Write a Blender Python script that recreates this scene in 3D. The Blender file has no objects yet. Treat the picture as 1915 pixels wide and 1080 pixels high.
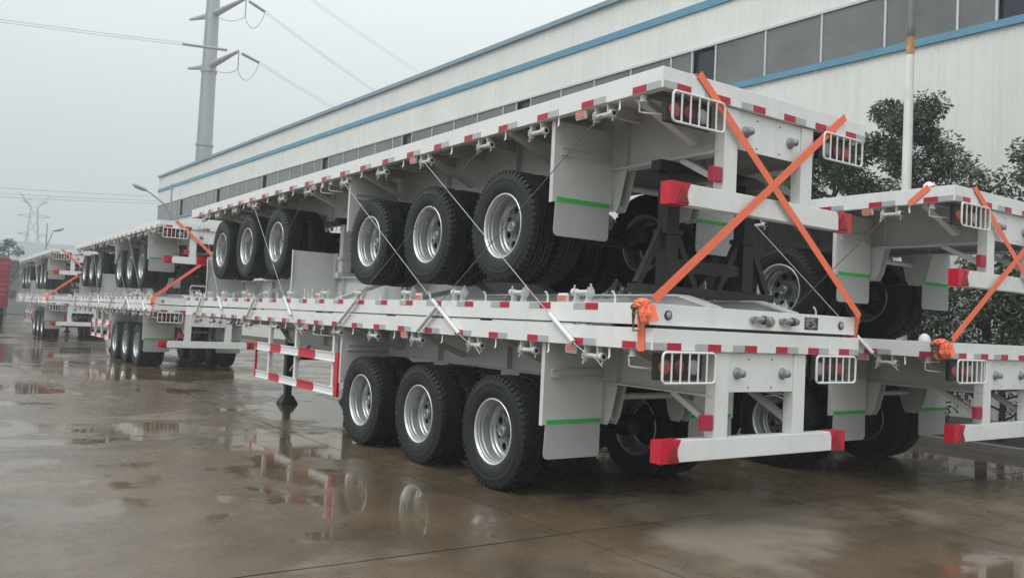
import bpy, bmesh, math, random
from math import pi, sin, cos, radians
from mathutils import Vector, Matrix

random.seed(7)
SC = bpy.context.scene
COL = SC.collection

# ---------------------------------------------------------------- camera
CAM_POS = Vector((-4.2654, -4.3268, 1.5187))
YAW, PITCH, ROLL = 0.6112, 0.0390, 0.0471
fwd = Vector((sin(YAW) * cos(PITCH), cos(YAW) * cos(PITCH), sin(PITCH)))
rgt0 = Vector((cos(YAW), -sin(YAW), 0))
up0 = rgt0.cross(fwd)
rgt = rgt0 * cos(ROLL) + up0 * sin(ROLL)
upv = up0 * cos(ROLL) - rgt0 * sin(ROLL)
cam_data = bpy.data.cameras.new('camera')
cam = bpy.data.objects.new('camera', cam_data)
COL.objects.link(cam)
m = Matrix((rgt, upv, -fwd)).transposed().to_4x4()
m.translation = CAM_POS
cam.matrix_world = m
cam_data.sensor_width = 36.0
cam_data.lens = 1582.0 / 1915.0 * 36.0
cam_data.clip_start = 0.05
cam_data.clip_end = 3000
SC.camera = cam

# ---------------------------------------------------------------- overcast sky
SUN_EL, SUN_AZ = radians(54), radians(262)      # azimuth clockwise from +Y
world = bpy.data.worlds.new('World')
SC.world = world
world.use_nodes = True
nt = world.node_tree
nt.nodes.clear()
N = nt.nodes.new
out = N('ShaderNodeOutputWorld'); bg = N('ShaderNodeBackground')
sky = N('ShaderNodeTexSky'); sky.sky_type = 'NISHITA'; sky.sun_disc = False
sky.sun_elevation = SUN_EL; sky.sun_rotation = SUN_AZ
sky.air_density = 1.0; sky.dust_density = 8.0
tc = N('ShaderNodeTexCoord'); sep = N('ShaderNodeSeparateXYZ')
nt.links.new(tc.outputs['Generated'], sep.inputs[0])
ab = N('ShaderNodeMath'); ab.operation = 'MAXIMUM'; ab.inputs[1].default_value = 0.0
nt.links.new(sep.outputs['Z'], ab.inputs[0])
# overcast luminance: a + b*s + c*s^2  (s = sine of the elevation)
m1 = N('ShaderNodeMath'); m1.operation = 'MULTIPLY_ADD'
m1.inputs[1].default_value = 0.80; m1.inputs[2].default_value = 0.80
nt.links.new(ab.outputs[0], m1.inputs[0])
m2 = N('ShaderNodeMath'); m2.operation = 'MULTIPLY_ADD'
nt.links.new(ab.outputs[0], m2.inputs[0]); nt.links.new(m1.outputs[0], m2.inputs[1])
m2.inputs[2].default_value = 0.49
noi = N('ShaderNodeTexNoise'); noi.inputs['Scale'].default_value = 1.6; noi.inputs['Detail'].default_value = 3
nt.links.new(tc.outputs['Generated'], noi.inputs['Vector'])
m3 = N('ShaderNodeMapRange'); m3.inputs['To Min'].default_value = 0.90; m3.inputs['To Max'].default_value = 1.10
nt.links.new(noi.outputs['Fac'], m3.inputs['Value'])
m4 = N('ShaderNodeMath'); m4.operation = 'MULTIPLY'
nt.links.new(m2.outputs[0], m4.inputs[0]); nt.links.new(m3.outputs[0], m4.inputs[1])
tint = N('ShaderNodeMix'); tint.data_type = 'RGBA'
tint.inputs['A'].default_value = (0.92, 1.0, 1.01, 1); tint.inputs['B'].default_value = (0.97, 1.0, 1.02, 1)
nt.links.new(ab.outputs[0], tint.inputs['Factor'])
vm = N('ShaderNodeVectorMath'); vm.operation = 'SCALE'
nt.links.new(tint.outputs['Result'], vm.inputs[0]); nt.links.new(m4.outputs[0], vm.inputs['Scale'])
sk = N('ShaderNodeVectorMath'); sk.operation = 'SCALE'; sk.inputs['Scale'].default_value = 0.006
nt.links.new(sky.outputs['Color'], sk.inputs[0])
ad = N('ShaderNodeVectorMath'); ad.operation = 'ADD'
nt.links.new(vm.outputs[0], ad.inputs[0]); nt.links.new(sk.outputs[0], ad.inputs[1])
nt.links.new(ad.outputs[0], bg.inputs['Color'])
bg.inputs['Strength'].default_value = 1.0
nt.links.new(bg.outputs[0], out.inputs['Surface'])

sun_data = bpy.data.lights.new('sun', 'SUN')
sun_data.energy = 0.9; sun_data.angle = radians(40); sun_data.color = (1.0, 0.985, 0.96)
sun = bpy.data.objects.new('sun', sun_data)
COL.objects.link(sun)
sd = Vector((sin(SUN_AZ) * cos(SUN_EL), cos(SUN_AZ) * cos(SUN_EL), sin(SUN_EL)))
sun.rotation_euler = sd.to_track_quat('Z', 'Y').to_euler()

SC.view_settings.view_transform = 'Standard'
SC.view_settings.look = 'None'
SC.view_settings.exposure = 0.17
SC.view_settings.gamma = 1.0
SC.view_settings.use_curve_mapping = False
SC.render.engine = 'CYCLES'
SC.cycles.max_bounces = 6
SC.cycles.diffuse_bounces = 2
SC.cycles.glossy_bounces = 3
SC.cycles.transmission_bounces = 2
SC.cycles.volume_bounces = 0
SC.cycles.use_denoising = True

# ---------------------------------------------------------------- materials
MATS = {}
def mat(name, col, rough=0.5, metal=0.0, var=0.0, vscale=3.0, bump=0.0, bscale=60.0, coat=0.0, emit=None, rvar=0.0, spec=0.5, grime=None):
    if name in MATS: return MATS[name]
    mt = bpy.data.materials.new(name); mt.use_nodes = True
    t = mt.node_tree; b = t.nodes['Principled BSDF']
    b.inputs['Roughness'].default_value = rough
    b.inputs['Metallic'].default_value = metal
    b.inputs['Specular IOR Level'].default_value = spec
    c = (col[0], col[1], col[2], 1)
    b.inputs['Base Color'].default_value = c
    if coat: b.inputs['Coat Weight'].default_value = coat; b.inputs['Coat Roughness'].default_value = 0.08
    if emit:
        b.inputs['Emission Color'].default_value = (*emit[:3], 1); b.inputs['Emission Strength'].default_value = emit[3]
    if var or rvar or grime:
        geo = t.nodes.new('ShaderNodeNewGeometry')
        no = t.nodes.new('ShaderNodeTexNoise'); no.inputs['Scale'].default_value = vscale; no.inputs['Detail'].default_value = 6
        no.inputs['Roughness'].default_value = 0.65
        t.links.new(geo.outputs['Position'], no.inputs['Vector'])
        last = None
        if var:
            mr = t.nodes.new('ShaderNodeMapRange'); mr.inputs['From Min'].default_value = 0.3; mr.inputs['From Max'].default_value = 0.7
            mr.inputs['To Min'].default_value = 1 - var; mr.inputs['To Max'].default_value = 1 + var * 0.5
            t.links.new(no.outputs['Fac'], mr.inputs['Value'])
            sc_ = t.nodes.new('ShaderNodeVectorMath'); sc_.operation = 'SCALE'; sc_.inputs[0].default_value = col[:3]
            t.links.new(mr.outputs[0], sc_.inputs['Scale'])
            last = sc_.outputs[0]
            t.links.new(last, b.inputs['Base Color'])
        if grime:          # (colour, amount, scale, zstretch): streaks and spots of dirt
            mp = t.nodes.new('ShaderNodeMapping'); mp.inputs['Scale'].default_value = (grime[2], grime[2], grime[2] * grime[3])
            t.links.new(geo.outputs['Position'], mp.inputs['Vector'])
            n2 = t.nodes.new('ShaderNodeTexNoise'); n2.inputs['Scale'].default_value = 1.0; n2.inputs['Detail'].default_value = 8; n2.inputs['Roughness'].default_value = 0.7
            t.links.new(mp.outputs[0], n2.inputs['Vector'])
            mr2 = t.nodes.new('ShaderNodeMapRange'); mr2.inputs['From Min'].default_value = 0.5; mr2.inputs['From Max'].default_value = 0.78
            mr2.inputs['To Min'].default_value = 0; mr2.inputs['To Max'].default_value = grime[1]
            t.links.new(n2.outputs['Fac'], mr2.inputs['Value'])
            mx = t.nodes.new('ShaderNodeMix'); mx.data_type = 'RGBA'
            if last is not None: t.links.new(last, mx.inputs['A'])
            else: mx.inputs['A'].default_value = c
            mx.inputs['B'].default_value = (*grime[0], 1)
            t.links.new(mr2.outputs[0], mx.inputs['Factor'])
            t.links.new(mx.outputs['Result'], b.inputs['Base Color'])
        if rvar:
            mr3 = t.nodes.new('ShaderNodeMapRange'); mr3.inputs['From Min'].default_value = 0.3; mr3.inputs['From Max'].default_value = 0.7
            mr3.inputs['To Min'].default_value = max(0.02, rough - rvar); mr3.inputs['To Max'].default_value = rough + rvar
            t.links.new(no.outputs['Fac'], mr3.inputs['Value']); t.links.new(mr3.outputs[0], b.inputs['Roughness'])
    if bump:
        geo2 = t.nodes.new('ShaderNodeNewGeometry')
        nb = t.nodes.new('ShaderNodeTexNoise'); nb.inputs['Scale'].default_value = bscale; nb.inputs['Detail'].default_value = 4
        t.links.new(geo2.outputs['Position'], nb.inputs['Vector'])
        bp = t.nodes.new('ShaderNodeBump'); bp.inputs['Strength'].default_value = bump; bp.inputs['Distance'].default_value = 0.01
        t.links.new(nb.outputs['Fac'], bp.inputs['Height']); t.links.new(bp.outputs[0], b.inputs['Normal'])
    MATS[name] = mt
    return mt

WHITE = mat('white_paint', (0.83, 0.845, 0.83), 0.33, var=0.05, vscale=1.7, rvar=0.1, grime=((0.42, 0.40, 0.35), 0.24, 5.0, 0.22), bump=0.04, bscale=9)
WHITE2 = mat('white_paint_shaded_chassis', (0.67, 0.68, 0.665), 0.38, var=0.06, vscale=2.2, rvar=0.1, grime=((0.34, 0.32, 0.29), 0.22, 2.2, 0.7), bump=0.05, bscale=14)  # trailer white, base colour lowered to deepen the shade under the decks
RED = mat('red_paint', (0.58, 0.012, 0.036), 0.32, var=0.08, vscale=4)
TAPER = mat('red_reflective_tape', (0.47, 0.016, 0.045), 0.36, var=0.08, vscale=9, bump=0.1, bscale=220)
TAPEG = mat('grey_reflective_tape', (0.48, 0.50, 0.50), 0.34, metal=0.15, var=0.08, vscale=12, bump=0.12, bscale=220)
TYRE = mat('tyre_rubber', (0.0125, 0.0145, 0.016), 0.52, var=0.25, vscale=5, rvar=0.12, bump=0.10, bscale=120, spec=0.4, grime=((0.06, 0.057, 0.052), 0.30, 6.0, 1.0))
RIM = mat('silver_wheel_paint', (0.47, 0.49, 0.49), 0.30, metal=0.6, var=0.06, vscale=6, rvar=0.08)
DISC = mat('grey_wheel_disc', (0.23, 0.25, 0.245), 0.45, metal=0.1, var=0.08, vscale=9)
RIMLIP = mat('polished_rim_edge', (0.78, 0.80, 0.80), 0.25, metal=0.6)
HUB = mat('hub_grey', (0.16, 0.17, 0.17), 0.45, metal=0.4, var=0.2, vscale=20)
DARK = mat('dark_running_gear', (0.022, 0.023, 0.025), 0.5, var=0.2, vscale=8)
BLACKPL = mat('black_plastic', (0.018, 0.018, 0.019), 0.38)
TRESTLE = mat('black_steel', (0.030, 0.030, 0.032), 0.45, metal=0.3, var=0.3, vscale=7, rvar=0.12, grime=((0.12, 0.075, 0.05), 0.35, 6, 0.6))
FLAP = mat('grey_rubber_flap', (0.50, 0.515, 0.51), 0.45, var=0.06, vscale=5, bump=0.05, bscale=30)
GREEN = mat('green_strip', (0.03, 0.58, 0.085), 0.4, var=0.1, vscale=18)
AMBER = mat('amber_lens', (0.68, 0.16, 0.05), 0.22, var=0.1, vscale=40)
PINKL = mat('pale_red_lens', (0.70, 0.20, 0.14), 0.25, var=0.1, vscale=40)
LRED = mat('red_lamp_lens', (0.20, 0.045, 0.05), 0.18, var=0.1, vscale=60, bump=0.25, bscale=180)
LORANGE = mat('orange_lamp_lens', (0.42, 0.11, 0.08), 0.18, var=0.1, vscale=60, bump=0.25, bscale=180)
LCLEAR = mat('clear_lamp_lens', (0.40, 0.41, 0.42), 0.15, var=0.1, vscale=60, bump=0.25, bscale=180)
REFL = mat('dark_red_reflector', (0.30, 0.012, 0.02), 0.25, var=0.25, vscale=70, bump=0.3, bscale=200)
SQRED = mat('red_square_lens', (0.50, 0.02, 0.06), 0.28, var=0.3, vscale=90, bump=0.5, bscale=130)
STRAP = mat('orange_webbing', (1.0, 0.205, 0.10), 0.55, var=0.04, vscale=14, bump=0.15, bscale=260)
STEELZ = mat('zinc_ratchet_steel', (0.36, 0.27, 0.16), 0.35, metal=0.75, var=0.35, vscale=40)
GALV = mat('galvanised_steel', (0.36, 0.38, 0.38), 0.45, metal=0.4, var=0.1, vscale=2)
KNOB = mat('cast_grey', (0.30, 0.31, 0.31), 0.5, metal=0.3, var=0.12, vscale=30)
CABLE_D = mat('dark_wire_rope', (0.17, 0.18, 0.18), 0.5, metal=0.3)
CABLE_L = mat('bright_wire_rope', (0.48, 0.50, 0.50), 0.4, metal=0.3)
PIPE = mat('white_plastic_pipe', (0.74, 0.75, 0.75), 0.35, var=0.05, vscale=10)
RUBBER = mat('grey_rubber_pad', (0.12, 0.12, 0.12), 0.7, var=0.2, vscale=25)
WALLW = mat('white_wall_sheet', (0.74, 0.755, 0.72), 0.45, var=0.05, vscale=0.6, grime=((0.44, 0.43, 0.38), 0.25, 1.1, 0.10))
BLUE = mat('blue_trim', (0.10, 0.28, 0.40), 0.45, var=0.12, vscale=1.5, grime=((0.2, 0.26, 0.3), 0.4, 2.5, 0.5))
ROOFTRIM = mat('roof_edge_trim', (0.20, 0.30, 0.37), 0.5, var=0.12, vscale=1)
GLASS = mat('dusty_glass_painted_reflection', (0.15, 0.16, 0.158), 0.14, var=0.35, vscale=0.55, rvar=0.06, spec=0.6)  # dusty grey base; its colour mottle imitates cloud reflections
GLASSD = mat('open_window_dark', (0.018, 0.024, 0.036), 0.12)
ALU = mat('aluminium_frame', (0.58, 0.60, 0.60), 0.4, metal=0.2, var=0.05)
LEAF = mat('leaf_green', (0.058, 0.084, 0.046), 0.42, var=0.45, vscale=2.6)
LEAF2 = mat('hedge_green', (0.040, 0.062, 0.034), 0.45, var=0.5, vscale=2.2)
LEAF3 = mat('far_leaf_green', (0.085, 0.115, 0.095), 0.6, var=0.3, vscale=1.2)
BARK = mat('bark', (0.075, 0.062, 0.05), 0.8, var=0.3, vscale=14, bump=0.5, bscale=40)
REDT = mat('red_trailer_paint', (0.30, 0.018, 0.040), 0.4, var=0.12, vscale=2)
FARROOF = mat('far_grey_cladding', (0.19, 0.22, 0.23), 0.6, var=0.06, vscale=0.4)
POLEW = mat('weathered_white_pole', (0.72, 0.72, 0.69), 0.45, var=0.08, vscale=6, grime=((0.34, 0.22, 0.12), 0.55, 5.0, 0.25))
POLER = mat('rusty_band', (0.42, 0.20, 0.07), 0.7, var=0.4, vscale=14, grime=((0.65, 0.60, 0.5), 0.9, 9, 0.5))
POLED = mat('dark_grey_pole', (0.075, 0.085, 0.09), 0.45, var=0.2, vscale=8)
INK = mat('plate_white_print', (0.70, 0.70, 0.70), 0.5)
BRASS = mat('yellow_cap', (0.62, 0.52, 0.05), 0.4)
SOIL = mat('soil', (0.055, 0.045, 0.035), 0.9, var=0.4, vscale=5, bump=0.6, bscale=12)
KERB = mat('kerb_concrete', (0.24, 0.23, 0.215), 0.6, var=0.2, vscale=3, bump=0.3, bscale=25)

def ground_material():
    mt = bpy.data.materials.new('wet_concrete'); mt.use_nodes = True
    t = mt.node_tree; b = t.nodes['Principled BSDF']; L = t.links.new
    n = t.nodes.new
    geo = n('ShaderNodeNewGeometry')
    def noise(scale, detail, rough=0.6, stretch=None, off=(0, 0, 0), dist=0.0):
        mp = n('ShaderNodeMapping'); mp.inputs['Location'].default_value = off
        if stretch: mp.inputs['Scale'].default_value = stretch
        L(geo.outputs['Position'], mp.inputs['Vector'])
        x = n('ShaderNodeTexNoise'); x.inputs['Scale'].default_value = scale; x.inputs['Detail'].default_value = detail
        x.inputs['Roughness'].default_value = rough; x.inputs['Distortion'].default_value = dist
        L(mp.outputs[0], x.inputs['Vector']); return x.outputs['Fac']
    def mrange(v, a, b_, c, d):
        x = n('ShaderNodeMapRange'); x.inputs['From Min'].default_value = a; x.inputs['From Max'].default_value = b_
        x.inputs['To Min'].default_value = c; x.inputs['To Max'].default_value = d; L(v, x.inputs['Value']); return x.outputs[0]
    def math_(op, a, b_=None):
        x = n('ShaderNodeMath'); x.operation = op; x.use_clamp = True
        for i, v in enumerate((a, b_)):
            if v is None: continue
            if isinstance(v, (int, float)): x.inputs[i].default_value = v
            else: L(v, x.inputs[i])
        return x.outputs[0]
    # large wet/dry structure
    big = noise(0.33, 5, 0.55, off=(3.1, 1.7, 0), dist=0.5)
    mid = noise(1.5, 6, 0.65, off=(0.4, 9.2, 0))
    fine = noise(9, 8, 0.7)
    grit = noise(90, 4, 0.7)
    comb = math_('ADD', math_('MULTIPLY', big, 0.72), math_('MULTIPLY', mid, 0.28))
    sx = n('ShaderNodeSeparateXYZ'); L(geo.outputs['Position'], sx.inputs[0])
    def raw(op, a, b_):
        x = n('ShaderNodeMath'); x.operation = op
        for i, v in enumerate((a, b_)):
            if isinstance(v, (int, float)): x.inputs[i].default_value = v
            else: L(v, x.inputs[i])
        return x.outputs[0]
    field = comb
    # hollows (water stands) and crowns (dries first) of the old concrete
    for cx, cy, rx, ry, amp in ((-0.95, 2.7, 1.0, 2.4, 0.08), (-0.7, 5.6, 0.9, 2.0, 0.06), (-2.9, 1.6, 1.2, 2.2, -0.045), (0.2, 14.9, 1.9, 1.3, 0.11), (-1.6, 24.0, 2.2, 3.0, 0.10),
                                (-2.4, 8.6, 1.6, 0.9, -0.03), (-1.2, 7.9, 2.0, 0.5, -0.06), (0.95, -0.05, 1.3, 0.75, -0.24), (1.0, 1.0, 1.2, 0.5, -0.10), (2.7, -1.1, 1.3, 0.9, -0.06), (-1.9, 0.5, 0.7, 0.5, -0.06), (4.2, -0.6, 0.7, 0.5, -0.08)):
        dx = raw('DIVIDE', raw('SUBTRACT', sx.outputs['X'], cx), rx); dy = raw('DIVIDE', raw('SUBTRACT', sx.outputs['Y'], cy), ry)
        d2 = raw('ADD', raw('MULTIPLY', dx, dx), raw('MULTIPLY', dy, dy))
        g = raw('MULTIPLY', raw('POWER', 2.718, raw('MULTIPLY', d2, -1.0)), amp)
        field = raw('ADD', field, g)
    comb = field
    puddle = mrange(comb, 0.50, 0.53, 0, 1)          # standing water
    dry = mrange(comb, 0.30, 0.425, 1, 0)              # drying, paler concrete
    dry = math_('MULTIPLY', dry, mrange(fine, 0.25, 0.55, 0.7, 1.0))
    stain = mrange(noise(0.8, 7, 0.7, off=(7, 2, 0)), 0.36, 0.66, 0, 1)
    # colours
    def mix(f, A, B):
        x = n('ShaderNodeMix'); x.data_type = 'RGBA'
        if isinstance(f, float): x.inputs['Factor'].default_value = f
        else: L(f, x.inputs['Factor'])
        for k, v in (('A', A), ('B', B)):
            if isinstance(v, tuple): x.inputs[k].default_value = (*v, 1)
            else: L(v, x.inputs[k])
        return x.outputs['Result']
    wet = mix(stain, (0.074, 0.056, 0.037), (0.142, 0.101, 0.060))
    wet = mix(math_('MULTIPLY', mrange(fine, 0.35, 0.7, 0, 1), 0.35), wet, (0.062, 0.050, 0.037))
    dryc = mix(stain, (0.200, 0.170, 0.135), (0.255, 0.212, 0.162))
    dryc = mix(math_('MULTIPLY', mrange(fine, 0.4, 0.75, 0, 1), 0.4), dryc, (0.12, 0.105, 0.09))
    col = mix(dry, wet, dryc)
    col = mix(math_('MULTIPLY', mrange(grit, 0.62, 0.8, 0, 1), 0.5), col, (0.28, 0.26, 0.23))
    # thin dark runs of water creeping out from under the wheels
    tdx = raw('DIVIDE', raw('SUBTRACT', sx.outputs['X'], 1.15), 1.0); tdy = raw('DIVIDE', raw('SUBTRACT', sx.outputs['Y'], 1.25), 0.42)
    reg = raw('POWER', 2.718, raw('MULTIPLY', raw('ADD', raw('MULTIPLY', tdx, tdx), raw('MULTIPLY', tdy, tdy)), -1.0))
    tn = noise(1.3, 5, 0.6, stretch=(0.55, 1.5, 1), off=(5.3, 0.6, 0), dist=0.6)
    line = mrange(raw('ABSOLUTE', raw('SUBTRACT', tn, 0.5), 0.0), 0.008, 0.020, 1, 0)
    col = mix(math_('MULTIPLY', math_('MULTIPLY', line, mrange(reg, 0.25, 0.6, 0, 1)), 0.8), col, (0.02, 0.017, 0.013))
    L(col, b.inputs['Base Color'])
    rough_wet = mrange(math_('ADD', math_('MULTIPLY', fine, 0.5), math_('MULTIPLY', noise(2.6, 6, 0.65, stretch=(1.0, 0.6, 1), off=(4, 4, 0)), 0.5)), 0.36, 0.64, 0.09, 0.38)
    r = n('ShaderNodeMix'); r.data_type = 'FLOAT'; L(dry, r.inputs['Factor']); L(rough_wet, r.inputs['A']); r.inputs['B'].default_value = 0.55
    r2 = n('ShaderNodeMix'); r2.data_type = 'FLOAT'; L(puddle, r2.inputs['Factor']); L(r.outputs['Result'], r2.inputs['A']); r2.inputs['B'].default_value = 0.06
    L(r2.outputs['Result'], b.inputs['Roughness'])
    b.inputs['IOR'].default_value = 1.38
    b.inputs['Specular IOR Level'].default_value = 0.5
    inv = math_('SUBTRACT', 1.0, puddle)
    hgt = math_('ADD', math_('MULTIPLY', fine, 0.6), math_('MULTIPLY', grit, 0.25))
    bp = n('ShaderNodeBump'); bp.inputs['Distance'].default_value = 0.008
    L(math_('MULTIPLY', inv, 0.34), bp.inputs['Strength']); L(hgt, bp.inputs['Height'])
    rip = noise(5, 2, 0.5, stretch=(1, 1, 1), off=(2, 2, 0))
    bp2 = n('ShaderNodeBump'); bp2.inputs['Distance'].default_value = 0.01
    bp2.inputs['Strength'].default_value = 0.035
    L(rip, bp2.inputs['Height']); L(bp.outputs[0], bp2.inputs['Normal'])
    L(bp2.outputs[0], b.inputs['Normal'])
    return mt
GROUND = ground_material()

# ---------------------------------------------------------------- mesh helpers
class MB:
    def __init__(s): s.v = []; s.f = []; s.sm = []; s.mi = []; s.cur = 0
    def add(s, vs, fs, smooth=False):
        o = len(s.v); s.v += [tuple(p) for p in vs]
        for f in fs: s.f.append([i + o for i in f]); s.sm.append(smooth); s.mi.append(s.cur)
        return s
    def box(s, x0, x1, y0, y1, z0, z1):
        vs = [(x, y, z) for z in (z0, z1) for y in (y0, y1) for x in (x0, x1)]
        return s.add(vs, [(0, 2, 3, 1), (4, 5, 7, 6), (0, 1, 5, 4), (2, 6, 7, 3), (0, 4, 6, 2), (1, 3, 7, 5)])
    def prism(s, poly, axis, d0, d1):
        """poly: list of 2D points in the other two axes (ordered), extruded along axis."""
        n = len(poly)
        def P(a, b, d): return {'x': (d, a, b), 'y': (a, d, b), 'z': (a, b, d)}[axis]
        vs = [P(a, b, d0) for a, b in poly] + [P(a, b, d1) for a, b in poly]
        fs = [tuple(range(n - 1, -1, -1)), tuple(range(n, 2 * n))] + [(i, (i + 1) % n, n + (i + 1) % n, n + i) for i in range(n)]
        return s.add(vs, fs)
    def bar(s, p0, p1, w, h, upv=(0, 0, 1)):
        p0, p1 = Vector(p0), Vector(p1); d = (p1 - p0).normalized(); u = Vector(upv)
        if abs(d.dot(u)) > 0.98: u = Vector((0, 1, 0))
        a = d.cross(u).normalized(); b = a.cross(d)
        vs = [p + a * (w / 2 * i) + b * (h / 2 * j) for p in (p0, p1) for i, j in ((-1, -1), (1, -1), (1, 1), (-1, 1))]
        return s.add(vs, [(3, 2, 1, 0), (4, 5, 6, 7), (0, 1, 5, 4), (1, 2, 6, 5), (2, 3, 7, 6), (3, 0, 4, 7)])
    def tube(s, pts, r, n=8, cap=True, closed=False, radii=None):
        pts = [Vector(p) for p in pts]; k = len(pts)
        rings = []
        prev = None
        for i, p in enumerate(pts):
            if closed: d = pts[(i + 1) % k] - pts[i - 1]
            else: d = pts[min(i + 1, k - 1)] - pts[max(i - 1, 0)]
            d.normalize()
            if prev is None:
                u = Vector((0, 0, 1)) if abs(d.z) < 0.9 else Vector((1, 0, 0))
                a = d.cross(u).normalized()
            else:
                a = (prev - d * prev.dot(d)).normalized()
            prev = a; b = d.cross(a)
            rr = radii[i] if radii else r
            rings.append([p + (a * cos(2 * pi * j / n) + b * sin(2 * pi * j / n)) * rr for j in range(n)])
        vs = [v for ring in rings for v in ring]
        fs = []
        for i in range(k if closed else k - 1):
            i2 = (i + 1) % k
            for j in range(n): fs.append((i * n + j, i * n + (j + 1) % n, i2 * n + (j + 1) % n, i2 * n + j))
        s.add(vs, fs, True)
        if cap and not closed:
            s.add(rings[0], [tuple(range(n - 1, -1, -1))]); s.add(rings[-1], [tuple(range(n))])
        return s
    def cyl(s, p0, p1, r, n=16): return s.tube([p0, p1], r, n)
    def lathe(s, prof, axis='x', n=32, c=(0, 0, 0), closed=False, smooth=True):
        """prof: list of (along, radius)."""
        def P(a, r, t):
            u, w = r * cos(t), r * sin(t)
            q = {'x': (a, u, w), 'y': (u, a, w), 'z': (u, w, a)}[axis]
            return (q[0] + c[0], q[1] + c[1], q[2] + c[2])
        k = len(prof)
        vs = [P(a, r, 2 * pi * j / n) for a, r in prof for j in range(n)]
        fs = [(i * n + j, i * n + (j + 1) % n, ((i + 1) % k) * n + (j + 1) % n, ((i + 1) % k) * n + j) for i in range(k if closed else k - 1) for j in range(n)]
        return s.add(vs, fs, smooth)
    def steps(s, prof, axis='x', n=32, c=(0, 0, 0)):
        for p, q in zip(prof[:-1], prof[1:]): s.lathe([p, q], axis, n, c)
        return s
    def mesh(s, name, mats, bevel=0.0, recalc=True):
        me = bpy.data.meshes.new(name)
        me.from_pydata(s.v, [], s.f)
        for mt in (mats if isinstance(mats, (list, tuple)) else [mats]): me.materials.append(mt)
        for p, sm, mi in zip(me.polygons, s.sm, s.mi): p.use_smooth = sm; p.material_index = mi
        if recalc or bevel:
            bm = bmesh.new(); bm.from_mesh(me)
            if bevel:
                es = [e for e in bm.edges if len(e.link_faces) == 2 and e.calc_face_angle(0) > 0.6]
                bmesh.ops.bevel(bm, geom=es, offset=bevel, segments=2, profile=0.6, affect='EDGES', clamp_overlap=True)
            bmesh.ops.recalc_face_normals(bm, faces=bm.faces)
            bm.to_mesh(me); bm.free()
        return me
    def build(s, name, mats, parent=None, bevel=0.0, loc=None, recalc=True):
        return place(s.mesh(name, mats, bevel, recalc), name, parent, loc)

def place(me, name, parent=None, loc=None, rot=None):
    o = bpy.data.objects.new(name, me); COL.objects.link(o)
    if parent is not None: o.parent = parent
    if loc is not None: o.location = loc
    if rot is not None: o.rotation_euler = rot
    return o
def tag(o, label=None, cat=None, group=None, kind=None):
    if label: o['label'] = label
    if cat: o['category'] = cat
    if group: o['group'] = group
    if kind: o['kind'] = kind
    return o
def thing(name, label, cat, loc=(0, 0, 0), group=None, rot=None):
    o = bpy.data.objects.new(name, None); COL.objects.link(o)
    o.location = loc; o.empty_display_size = 0.2
    if rot is not None: o.rotation_euler = rot
    return tag(o, label, cat, group)
def copy_tree(o, parent=None, skip=()):
    c = o.copy(); COL.objects.link(c); c.parent = parent
    for ch in o.children:
        if ch.name.split('.')[0] in skip: continue
        copy_tree(ch, c, skip)
    return c
def ring(cx, cz, w, h, r, y, n=5):
    pts = []
    for sx, sz, a0 in ((1, 1, 0), (-1, 1, 90), (-1, -1, 180), (1, -1, 270)):
        for k in range(n):
            a = radians(a0 + 90 * k / (n - 1))
            pts.append((cx + sx * (w / 2 - r) + r * cos(a), y, cz + sz * (h / 2 - r) + r * sin(a)))
    return pts

# ================================================================ ground
GX0, GX1, GY0, GY1 = -12.3, 8.7, -9.5, 60.5
ME = MB(); 
ME.add([(-400, -60, -0.03), (400, -60, -0.03), (400, 700, -0.03), (-400, 700, -0.03)], [(0, 1, 2, 3)])
ground = tag(ME.build('ground', GROUND), kind='structure')
JX = [-12.3, -6.3, -0.31, 2.66, 5.66, 8.1]
JY = [-9.6, -4.6, 0.5, 5.4, 10.3, 15.3, 20.3, 25.3, 30.3, 35.3, 40.3, 45.3, 50.3, 55.3, 60.3]
JG = lambda v: 0.011 if v == 0.5 else (0.008 if v in (-0.31, 2.66) else 0.005)
def slab_edge(seed, n=9, amp=0.010):
    r = random.Random(seed); return [r.uniform(-amp, amp) for _ in range(n)]
for i in range(len(JX) - 1):
    for j in range(len(JY) - 1):
        x0, x1, y0, y1 = JX[i] + JG(JX[i]), JX[i + 1] - JG(JX[i + 1]), JY[j] + JG(JY[j]), JY[j + 1] - JG(JY[j + 1])
        # chipped, slightly wavering joint edges (shared by neighbours so the joint keeps its width)
        n = 9
        eb, et = slab_edge(('h', i, j).__hash__() if False else i * 131 + j * 7 + 1, n), slab_edge(i * 131 + (j + 1) * 7 + 1, n)
        el, er = slab_edge(i * 977 + j * 13 + 500003, n), slab_edge((i + 1) * 977 + j * 13 + 500003, n)
        poly = []
        for k in range(n): poly.append((x0 + (x1 - x0) * k / (n - 1), y0 + (eb[k] if 0 < k < n - 1 else 0)))
        for k in range(1, n): poly.append((x1 + (er[k] if k < n - 1 else 0), y0 + (y1 - y0) * k / (n - 1)))
        for k in range(n - 2, -1, -1): poly.append((x0 + (x1 - x0) * k / (n - 1), y1 + (et[k] if 0 < k < n - 1 else 0)))
        for k in range(n - 2, 0, -1): poly.append((x0 + el[k], y0 + (y1 - y0) * k / (n - 1)))
        b = MB(); b.prism(poly, 'z', -0.029, 0.0)
        b.build('concrete_slab', GROUND, ground)

# ================================================================ trailer parts
L_TR, W_TR = 12.74, 2.5
ZB, ZT = 1.366, 1.522            # side rail bottom and top
AX = [2.09, 3.49, 4.90]          # axle positions from the rear
TR, ZAX = 0.516, 0.516

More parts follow.
